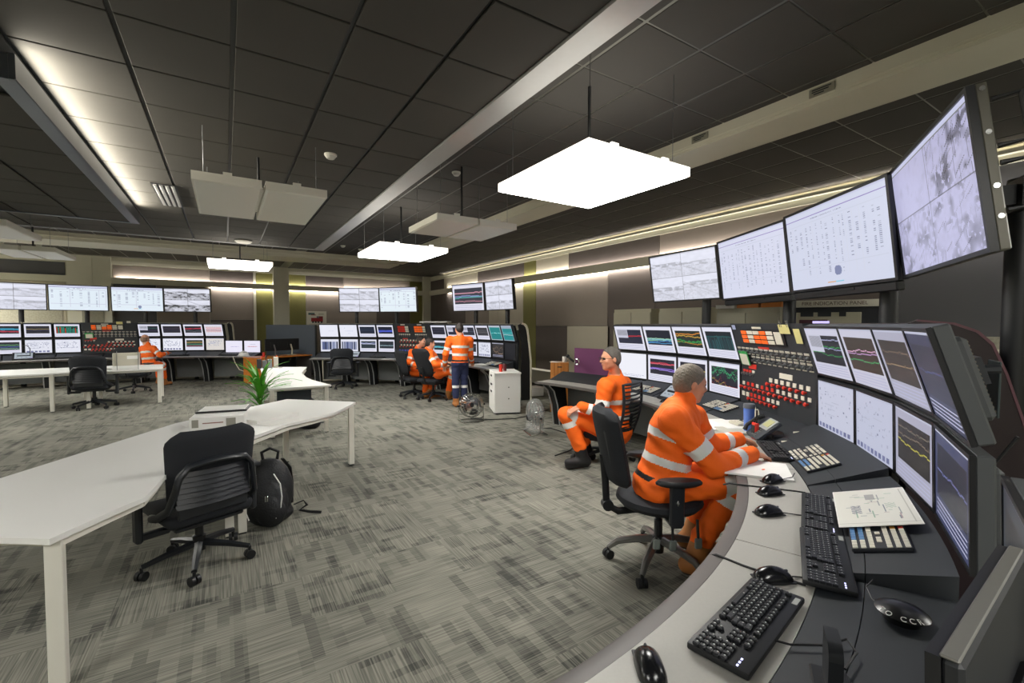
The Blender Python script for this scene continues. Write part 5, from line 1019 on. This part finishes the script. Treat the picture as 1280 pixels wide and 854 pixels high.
t=thing('alarm_cabinet','cream alarm panel cabinet with a small lit display behind the near monitors','cabinet',(5.55,2.25,0),rad(-90+20)); m=MB(); m.box((0,.2,.96),(.86,.38,1.92),bev=.008); m.build('body',M_dark,t); m=MB(); m.box((-.07,0,1.5),(.58,.02,.72),bev=.004); m.build('door',M_cup,t); m=MB(); m.box((-.02,-.012,1.955),(.84,.02,.075),bev=.003); m.build('sign_board',M_key,t)
text('FIRE INDICATION PANEL',.052,mat('sign_brown','5a4438',.7),t,T(-.02,-.024,1.955)@RX)
m=MB(); m.box((-.20,-.014,1.70),(.26,.012,.16),bev=.003); p=m.build('control_panel',mat('panel_maroon','4a2230',.5),t); m=MB(); m.box((-.13,-.022,1.735),(.15,.006,.06)); m.build('display',mat('display_violet','cfc4ff',.4,emit=.9),t); m=MB(); m.cyl((-.29,-.018,1.72),(-.29,-.026,1.72),.009,8); m.build('lamp',mat('lamp_yellow','ffd040',.4,emit=1.),t)
for x in (-.26,-.1,.06): m=MB(); m.box((x,-.012,1.84),(.12 if x<.05 else .06,.008,.05)); m.build('window_strip',M_dark,t)
m=MB(); m.box((-.06,-.03,1.62),(.28,.004,.16)); m.build('paper_notice',mat('notice_cream','bdb69c',.8),t)
t=thing('tambour_cabinet','cream ribbed cabinet behind the maroon shroud by the right edge','cabinet',(4.75,.35,0),rad(-62)); m=MB(); m.box((0,.15,.76),(1.15,.55,1.52),bev=.01); m.build('body',M_cup,t); m=MB(); m.box((0,.15,1.53),(1.19,.59,.02),bev=.004); m.build('top',M_cream,t)
for k in range(15):
    m=MB(); m.box((-.55+.0785*k,-.14,.76),(.072,.03,1.46),bev=.008); m.build('slat',M_cup,t)
m=MB(); m.box((XW-.05,1.35,1.42),(.02,.9,.34)); tag(m.build('wall_map',MATS['map_paper']),'printed map sheet on the right wall behind the steel-framed display','map')
# ------------------------------------------------------------------ things on the near console
M_kb=mat('keyboard_black','17191c',.5); M_kc=mat('keycap','1d1f23',.45); M_kl=mat('key_print','a9aca8',.5)
SL=math.atan(.3)
def dz(x,y,lift=0.):
    r=math.hypot(x-cA[0],y-cA[1]); return deck_z(r,RfA,RmA)+max(0,r-RfA-.38)*2*lift
def key_rows():
    out=[]; U=1/22.5
    for r,(z,rows) in enumerate(((.86,[(0,1),(2,4),(6.5,4),(11,4)]),(.66,[(0,13)]),(.52,[(.3,13)]),(.38,[(.5,12)]),(.24,[(.8,11)]))):
        for x0,n in rows:
            for i in range(n): out.append((x0+i,z,.9))
    for x,w in ((13,2.),): out.append((x+.5,.66,1.8))
    out += [(13.3+.3,.52,1.4),(13.1,.38,2.2),(12.4,.24,2.6),(-.1,.24,1.2)]
    for x,w in ((0,1.2),(1.3,1.2),(2.6,1.2),(10.6,1.2),(12,1.2),(13.4,1.2)): out.append((x,.10,w))
    out.append((6.6,.10,6.2))
    for i in range(3):
        out += [(15.6+i,.86,.9),(15.6+i,.66,.9),(15.6+i,.52,.9),(15.6+i,.10,.9)]
    out.append((16.6,.24,.9))
    for i in range(4):
        for z in (.66,.52,.38,.24,.10): out.append((19.2+i,z,.9))
    return out
KEYS=key_rows()
def keyboard(label,c,rz,w,d,single=False,tilt=0.):
    t=thing('keyboard',label,'keyboard',c,0,'black keyboards on the near console'); t.rotation_euler=(tilt,0,rz)
    m=MB(); m.box((0,0,.011),(w,d,.022),bev=.006,seg=2); m.build('base',M_kb,t); u=(w-.03)/22.6; kd=d*.105
    J=MB(); L=MB()
    for i,(x,z,ww) in enumerate(KEYS):
        X=-w/2+.02+(x+.5)*u; Y=-d/2+.012+z*(d-.035)
        if single:
            k=('key',round(ww,1))
            if k not in MESH: q=MB(); q.box((0,0,.006),(ww*u*.9,kd,.012),bev=.003); q.box((-ww*u*.18,kd*.12,.0125),(min(.0045,ww*u*.4),kd*.24,.0008),1); MESH[k]=q.mesh('key',[M_kc,M_kl])
            inst('key',MESH[k],t,T(X,Y,.021))
        else:
            J.box((X,Y,.026),(ww*u*.88,kd,.010)); L.box((X-ww*u*.15,Y+kd*.12,.0313),(min(.0045,ww*u*.4),kd*.22,.0008))
    if not single: J.build('keys',M_kc,t)['kind']='stuff'; L.build('key_legends',M_kl,t)['kind']='stuff'
    m=MB(); m.box((-w/2+.05,d/2-.014,.0225),(.045,.016,.002)); m.build('badge',M_kl,t)
    for i in range(3): m=MB(); m.box((w/2-.045+.016*i,d/2-.035,.0225),(.008,.005,.002)); m.build('status_light',mat('led_white','cfd0ff',.4,emit=1.5),t)
    return t
def K(label,x,y,rz,w,d,single=False,dy=.0): return keyboard(label,(x,y,dz(x,y)+.002),rad(rz),w,d,single)
K('black keyboard flat on the grey worktop, nearest to the camera',1.406,.785,-169.7,.51,.175,True)
t=K('black keyboard beside the round speaker, second from the camera',2.03,.835,-153.8,.51,.165); t.location.z+=.008
t=K('black keyboard beside the schematic sheet, third from the camera',2.50,1.055,-155.3,.51,.16); t.location.z+=.008
K('black keyboard under the hands of the near operator',3.50,1.79,-140,.50,.17)
def mouse(label,x,y,rz,cord=None):
    t=thing('computer_mouse',label,'mouse',(x,y,dz(x,y)),rad(rz),'black computer mice'); t.scale=(1.2,1.2,1.2); m=MB(); P=[]
    for i in range(17):
        v=.5-.5*cos(pi*i/16); l=-.062+.124*v; hw=.033*math.sqrt(max(0,1-(2*v-1)**4))*(1-.08*v)+.001; hh=(.012+.030*math.sin(pi*min(1,v*.82+.12)))*math.sqrt(max(0.02,1-(2*v-1)**6)); P.append([(hw*cos(a)*(1 if abs(cos(a))<.99 else 1),l,hh*sin(a)) for a in np.linspace(pi,0,11)])
    m.grid(P); m.build('shell',mat('mouse_black','111215',.22),t,recalc=True)
    m=MB(); m.box((0,.036,.027),(.007,.022,.010),bev=.003); m.build('wheel',M_dark,t); m=MB(); m.box((0,.0,.002),(.058,.115,.004)); m.build('sole',M_dark,t)
    if cord: m=MB(); m.tube(cord,.0028,6); o=m.build('cord',M_cable,None); o.parent=t; o.matrix_parent_inverse=t.matrix_basis.inverted()
    return t
zc=.757
mouse('black mouse at the bottom edge, lowest of the worktop mice',.985,.83,-35,None)
mouse('black mouse beside the nearest keyboard, with a looped cord',1.735,.885,-120,[(1.79,.86,zc+.008),(1.84,.84,zc),(1.87,.80,zc),(1.83,.79,zc+.005)])
mouse('black mouse left of the schematic sheet, closest of three to the camera',2.325,1.215,-112,[(2.38,1.18,zc+.008),(2.44,1.13,zc),(2.47,1.10,zc),(2.52,1.05,zc+.01)])
mouse('bluish black mouse in the middle of the row of three',2.61,1.36,-110,None)
mouse('black mouse by the corner of the white paper, farthest of three',2.83,1.46,-100,[(2.89,1.44,zc+.008),(2.98,1.42,zc+.012),(3.05,1.44,zc+.02)])
mouse('small black mouse beside the touch screen',4.62,3.72,100,None); mouse('small black mouse half hidden by the face of the near operator',4.40,3.05,120,None)
for pts,lab in (([(1.715,1.135,.745),(1.722,1.11,.757),(1.735,1.0,zc),(1.76,.9,zc),(1.80,.80,zc)],'black cable across the worktop under the looped mouse'),([(2.55,1.61,.745),(2.57,1.585,.757),(2.67,1.45,zc),(2.78,1.3,zc),(2.80,1.26,zc)],'black cable across the worktop beside the white paper')):
    m=MB(); m.tube(pts,.005,6); tag(m.build('desk_cable',M_cable),lab,'cable')
m=MB(); m.tube([(1.37,.70,.775),(1.40,.66,.772),(1.47,.60,.78),(1.54,.57,.79),(1.50,.53,.79),(1.40,.52,.79)],.0035,6); tag(m.build('desk_cable',M_cable),'thin looped cord behind the nearest keyboard','cable')
def deckitem(name,label,cat,x,y,rz,lift=0.,dzz=0.,group=None):
    t=thing(name,label,cat,(x,y,dz(x,y,lift)+dzz),0,group); t.rotation_euler=(math.atan(.3+2*lift),0,rad(rz)); return t
def keypad(label,x,y,rz,w,d,lift=0.,seed=1):
    t=deckitem('operator_keypad',label,'keypad',x,y,rz,lift,.002,'operator keypads'); m=MB(); m.box((0,0,.008),(w,d,.016),bev=.004); m.build('base',M_dark,t); r=random.Random(seed)
    n=max(8,int(w/.027)); nr=max(4,int(d/.027))
    for i in range(n):
        for j in range(nr):
            left=i<n//2; 
            if (i==n//2) or (j==nr//2 and r.random()<.3): continue
            c=M_key
            if left: c=r.choice([M_key,M_key,M_key,mat('key_grey','a9a79c',.5)])
            else: c=M_red if (i==n//2+1 and j==nr-1) else (mat('key_amber','d89a3a',.5) if (i==n//2+1 and j==nr-2) else (M_blue if j<2 and i<n-3 else M_key))
            k=('kp',c.name,round(w/n,4),round(d/nr,4))
            if k not in MESH: q=MB(); q.box((0,0,.0025),(w/n*.76,d/nr*.62,.005),bev=.0012); MESH[k]=q.mesh('key',c)
            inst('key',MESH[k],t,T(-w/2+w*(i+.5)/n,-d/2+d*(j+.5)/nr,.016))
    return t
keypad('wide keypad with white keys before the pale plant diagrams, near console',3.36,1.47,-141,.47,.2,.05,1)
keypad('keypad with red and blue keys, half under the schematic sheet',2.42,.80,-156,.5,.2,.0,2)
keypad('keypad with cream and blue keys behind the head of the near operator',4.62,2.97,-116,.42,.19,0,3); keypad('keypad with cream keys left of the touch screen, near console',5.02,4.36,-99,.40,.19,0,4)
# schematic sheet
a=np.ones((60,100,3))*hexa('e4e3da'); r=np.random.default_rng(3)
for _ in range(26):
    y,x=r.integers(10,46),r.integers(8,80); c=hexa(r.choice(['9aa0a0','8fb09a','b09a9a','7f8a90']))
    if r.random()<.5: a[y,x:x+r.integers(4,22)]=c
    else: a[y:y+r.integers(3,12),x]=c
a[26:34,16:32]=a[26:34,16:32]*.5+.5*hexa('7a7a80')*np.where(np.arange(16)%3==0,.6,1)[None,:,None]; a[40:48,48:70][np.add.outer(np.arange(8),np.arange(22))%5<3]=hexa('8a8c98'); a[12:20,44:58][np.add.outer(np.arange(8),np.arange(14))%4<1]=hexa('86a890'); a[:,94:95]=hexa('c0beb4'); a[3:4,4:96]=hexa('c0beb4')
t=deckitem('schematic_sheet','laminated sheet with a faint plant schematic on the dark deck','sheet',2.60,.875,-155,0,.036); m=MB(); m.box((0,0,0),(.50,.30,.003)); m.build('laminate',M_paper,t); o=inst('print',picture('schematic',a,.49,.29),t,T(0,0,.002)@Matrix.Rotation(-pi/2,4,'X')); o.data.materials.clear(); o.data.materials.append(M_print)
# round speaker with lettering
t=thing('desk_speaker','round black desk speaker with white letters near the dark monitors','speaker',(1.80,.52,.785),0); t.scale=(.58,.58,.62); m=MB(); m.lathe([(.085,0),(.09,.02),(.075,.028),(.118,.036),(.122,.044),(.105,.055),(.05,.072),(.012,.077),(0,.076)],36); m.build('body',mat('gloss_black','0c0d0f',.3),t)
for s_,a0,n in (('TO',-215,21),('CCR',-160,20)):
    for i,ch in enumerate(s_):
        an=rad(a0+n*i); text(ch,.040,mat('letter_white','e6e6e2',.6),t,Matrix.Rotation(an+pi/2,4,'Z')@T(0,-.108,.0535)@Matrix.Rotation(rad(28),4,'X'))
m=MB(); m.tube([(0,.1,.03),(.02,.14,.03),(.10,.2,.05),(.2,.2,.06)],.004,6); m.build('cord',M_cable,t)
t=thing('handset_cradle','black upright slab with a rounded corner at the bottom edge','handset',(1.325,.52,.77),rad(-150)); m=MB(); q=[(-.05,0),(.05,0),(.05,.10)]+[(.05-.035+.035*cos(x),.10+.035*sin(x)) for x in np.linspace(0,pi/2,6)]+[(-.05,.135)]; m.prism(q,-.016,.016,0,RX); m.build('slab',M_dark,t,recalc=True); m=MB(); m.box((0,0,.005),(.13,.09,.012),bev=.004); m.build('base',M_black,t)
# papers, books
flat('paper_stack','white paper stack with a small orange logo under the right arm of the near operator','papers',(2.97,1.66,.755),rad(-146),.36,.42,.012,M_paper)
m=MB(); m.lathe([(.012,0),(.012,.001),(0,.001)],10); o=m.build('orange_mark',M_orange_l); o.location=(2.98,1.60,.768); o.scale=(1.2,.7,1); tag(o,'small orange mark printed on the white paper stack','mark')
flat('paper_sheet','white sheets on the worktop beyond the near operator','papers',(3.95,2.62,.755),rad(-112),.42,.5,.01,M_paper); flat('notebook','open white book beneath the calculator','book',(4.13,2.43,.755),rad(-118),.34,.46,.03,M_white,bev=.006); flat('notebook','closed grey book left of the blue tumbler','book',(3.88,2.33,.755),rad(-125),.25,.3,.02,mat('book_grey','b9b7ac',.6),bev=.003)
flat('pencil','orange pencil lying on the white sheets','pencil',(4.15,2.82,.766),rad(30),.16,.012,.01,MATS['desk_wood'])
t=thing('calculator','cream desk calculator lying on the open book','calculator',(4.10,2.40,.786),rad(-115)); m=MB(); m.box((0,0,.012),(.15,.2,.024),bev=.005); m.build('body',mat('calc_cream','cfcab8',.5),t); m=MB(); m.box((0,.07,.025),(.12,.035,.003)); m.build('display',M_mod,t)
for i in range(4):
    for j in range(4): m=MB(); m.box((-.05+.033*i,-.08+.03*j,.026),(.024,.02,.006),bev=.002); m.build('key',M_dark if j==3 else M_key,t)
t=thing('tumbler','blue tumbler with a dark lid beside the desk phone','bottle',(3.95,2.26,.755)); m=MB(); m.lathe([(.036,0),(.040,.01),(.046,.22),(.046,.225),(0,.225)],22); m.build('cup',mat('tumbler_blue','5d7fcf',.25,var=.1,vscale=30),t); m=MB(); m.lathe([(.049,.222),(.05,.25),(.044,.262),(0,.264)],22); m.build('lid',mat('lid_grey','5a5f66',.4),t)
t=thing('two_way_radio','red and black hand radio standing beside the tumbler','radio',(3.77,2.10,.755),rad(-120)); m=MB(); m.box((0,0,.07),(.06,.035,.14),bev=.006); m.build('body',M_red,t); m=MB(); m.box((0,-.019,.08),(.044,.006,.08),bev=.002); m.build('front',M_black,t); m=MB(); m.cyl((.018,.0,.14),(.018,0,.25),.006,8); m.build('antenna',M_black,t); m=MB(); m.cyl((-.015,0,.14),(-.015,0,.158),.008,8); m.build('dial',M_dark,t)
t=thing('desk_phone','grey desk phone with a small greenish display before the switch panel','phone',(3.84,2.02,.757),rad(-130)); Mx=Matrix.Rotation(rad(38),4,'X'); m=MB(); m.box((0,.02,.10),(.24,.23,.035),bev=.008,M=Mx); m.build('body',mat('phone_dark','3c4046',.45),t); m=MB(); m.box((.03,.07,.121),(.15,.12,.006),bev=.002,M=Mx); m.build('display_frame',mat('phone_silver','a3a6a6',.4),t); m=MB(); m.box((.03,.075,.126),(.10,.075,.004),M=Mx); m.build('display',mat('phone_lcd','a9a978',.3,emit=.15),t)
for i in range(3):
    for j in range(4): m=MB(); m.box((.0+.028*i,-.075+.024*j,.121),(.02,.015,.006),bev=.002,M=Mx); m.build('key',M_mod,t)
m=MB(); m.tube([(-.095,-.09,.145),(-.097,-.05,.168),(-.097,.06,.168),(-.095,.11,.15)],[.02,.016,.016,.02],10,0,Mx); m.build('handset',M_black,t); m=MB(); m.box((0,.06,.03),(.18,.14,.06),bev=.01); m.build('foot',M_black,t)
m=MB(); m.tube([(3.72,1.86,.79),(3.78,1.78,.80),(3.86,1.75,.83),(3.93,1.8,.85),(3.9,1.86,.84)],.012,7); tag(m.build('coiled_cord',M_cream),'pale coiled cord behind the keyboard of the near operator','cord')
m=MB(); m.tube([(4.32+.07*cos(x),2.42+.05*cos(x),.86+.07*sin(x)) for x in np.linspace(0,2*pi,17)[:-1]],.010,6,closed=True); m.tube([(4.34+.05*cos(x),2.40+.04*cos(x),.85+.05*sin(x)) for x in np.linspace(0,2*pi,15)[:-1]],.008,6,closed=True); tag(m.build('headphones_ring',M_cream),'coiled grey cable against the foot of the switch panel','cable')
# touch screens
def touch(label,pos,rz,s=1.,c='8a949c'):
    t=thing('touch_screen',label,'touch screen',pos,rz,'desk touch screens'); Mx=T(0,0,.05*s)@Matrix.Rotation(rad(-52),4,'X'); m=MB(); m.box((0,.01,.05*s),(.34*s,.03,.24*s),bev=.008,M=Mx); m.build('casing',M_black,t)
    k=('touch',round(s,2)); a=np.ones((14,20,3))*hexa('aab4bc'); a[2::4,2::5]=hexa('59636c'); a[2::4,3::5]=hexa('6b757e'); a[12:,17:]=hexa('b9a8e0'); o=inst('screen',picture('touch%.2f'%s,a,.27*s,.18*s),t,Mx@T(0,-.0062,.055*s)); o.data.materials.clear(); o.data.materials.append(M_screen)
    m=MB(); m.box((0,.09*s,.05*s),(.2*s,.12*s,.1*s),bev=.01); m.build('stand',M_black,t); return t
touch('black desk touch screen with grey buttons behind the near operator, near console',(4.72,3.72,.77),rad(-105),1.15); touch('pale touch screen on the far middle console behind the empty chair',(*polar(cC,RfC+.38,53.5)[:2],.76),rad(-36),1.1)
m=MB(); m.tube([(4.93,3.64,.86),(4.88,3.66,.98),(4.80,3.72,1.06)],.006,6); m.ball((4.79,3.73,1.065),.014); tag(m.build('gooseneck_microphone',M_black),'thin gooseneck microphone before the red trace monitor','microphone')
# odds and ends on the far consoles
def kb_far(label,c,R_,a,w=.46): p=polar(c,R_,a,.775); t=keyboard(label,p,rad(a-90),w,.16); t['group']='keyboards on the far consoles'; return t
kb_far('pale-topped keyboard on the far middle console, right of its touch screen',cC,RfC+.45,45.5); kb_far('keyboard on the far middle console behind the standing man',cC,RfC+.42,8); 
p=polar(cC,RfC+.50,-1.,.80); keypad('cream keypad at the right end of the far middle console',0,0,0,.5,.2,0,6); o=bpy.context.scene.objects['operator_keypad.004']; o.location=p; o.rotation_euler=(.29,0,rad(-91))
p=polar(cC,RfC+.42,2.,.77); flat('paper_sheet','white sheets on the right end of the far middle console','papers',p,rad(-80),.4,.3,.01,M_paper); p=polar(cC,RfC+.2,40.,.754); flat('paper_sheet','white sheet on the far middle console before the switch panel','papers',p,rad(-40),.3,.3,.008,M_paper)
p=polar(cC,RmC+.05,28,1.76); flat('binder','white binder lying on top of the far middle console, above its panel','binder',p,rad(-62),.95,.22,.035,M_white)
p=polar(cB,RfB+.25,79.2,.756); flat('paper_stack','pale papers under the hand of the bald man','papers',p,rad(-10),.7,.3,.06,mat('paper_grey','c9c7bc',.8))
for k,(a,lab) in enumerate(((99.5,'keyboard on the far left console before the plant diagram'),(95.5,'keyboard on the far left console before the green columns'),(72.5,'keyboard on the far left console, right of the papers'),(61.,'keyboard before the low monitor with a blue line'))): kb_far(lab,cB,RfB+.45,a,.5)
p=polar(cB,RfB+.42,101.2,.76); t=touch('dark desk unit on the far left console with a small microphone',p,rad(11),1.2); m=MB(); m.tube([(.12,.02,.1),(.12,.0,.3),(.06,-.02,.38),(-.02,-.04,.34)],.008,6); m.build('microphone',M_black,t)
p=polar(cB,RfB+.35,56.6,.755); t=thing('hard_hat','white hard hat at the right end of the far left console','helmet',p); m=MB(); m.lathe([(.17,0),(.165,.012),(.135,.015),(.13,.06),(.1,.115),(.05,.14),(0,.145)],20); m.build('shell',M_white,t); m=MB(); m.box((0,0,.14),(.03,.2,.02),bev=.006); m.build('ridge',M_white,t)
m=MB(); p0=Vector(polar(cB,RfB+.02,56.,.74)); m.tube([p0+Vector((-.15,-.05,.03)),p0+Vector((-.1,-.08,-.15)),p0+Vector((0,-.1,-.35)),p0+Vector((.15,-.1,-.42)),p0+Vector((.28,-.05,-.3)),p0+Vector((.3,0,-.02))],.012,6); tag(m.build('hanging_cable',M_cream),'pale cable hanging in a loop from the end of the far left console','cable')
t=thing('pen_holder','grey and black pen holder with pens on the curved white table','pen holder',(.72,11.1,.755)); 
for k,(x,h,mm) in enumerate(((-.12,.2,M_dark),(-.02,.17,M_mod),(.08,.19,M_steel),(.2,.24,M_key))): m=MB(); m.box((x,0,h/2),(.09,.1,h),bev=.006); m.build('pocket',mm,t)
for x,mm in ((-.09,M_red),(.2,M_orange_l),(.0,M_black)): m=MB(); m.cyl((x,0,.14),(x+.02,.01,.27),.012,6); m.build('pen',mm,t)
m=MB(); m.lathe([(.04,0),(.04,.004),(.025,.006),(0,.005)],16); o=m.build('grommet',M_black); o.location=(1.0,11.0,.756); tag(o,'black cable grommet in the curved white table','grommet')
p=polar(cA,RmA+.30,15.2,1.02); t=thing('wall_gadget','small black and white lamp on the purple panel','lamp',p,rad(-75)); m=MB(); m.tube([(-.12,-.06,.10),(-.05,-.08,.06),(.02,-.08,.02)],.02,8); m.ball((-.13,-.06,.11),.035); m.build('arm',M_black,t); m=MB(); m.tube([(.09+.05*cos(x),-.08,.02+.05*sin(x)) for x in np.linspace(0,2*pi,15)[:-1]],.014,7,closed=True); m.build('ring',M_chrome,t)
# bracket and cable behind the last upper monitor
t=thing('monitor_bracket','steel bracket with a bolt behind the dim blue upper monitor','bracket',(2.58,.60,1.45),rad(-158)); m=MB(); m.box((0,0,0),(.07,.10,.11),bev=.006); m.build('block',M_mod,t); m=MB(); m.cyl((-.036,0,.01),(-.05,0,.01),.018,12); m.build('bolt',M_chrome,t); m=MB(); m.box((.02,.11,.02),(.16,.008,.22),bev=.002); m.build('plate',mat('plate_dark','4a5558',.35,metal=.5),t); m=MB(); m.tube([(0,.0,-.06),(.02,.05,-.2),(.1,.1,-.28),(.12,.16,-.15)],.006,6); m.build('cable',M_cable,t)
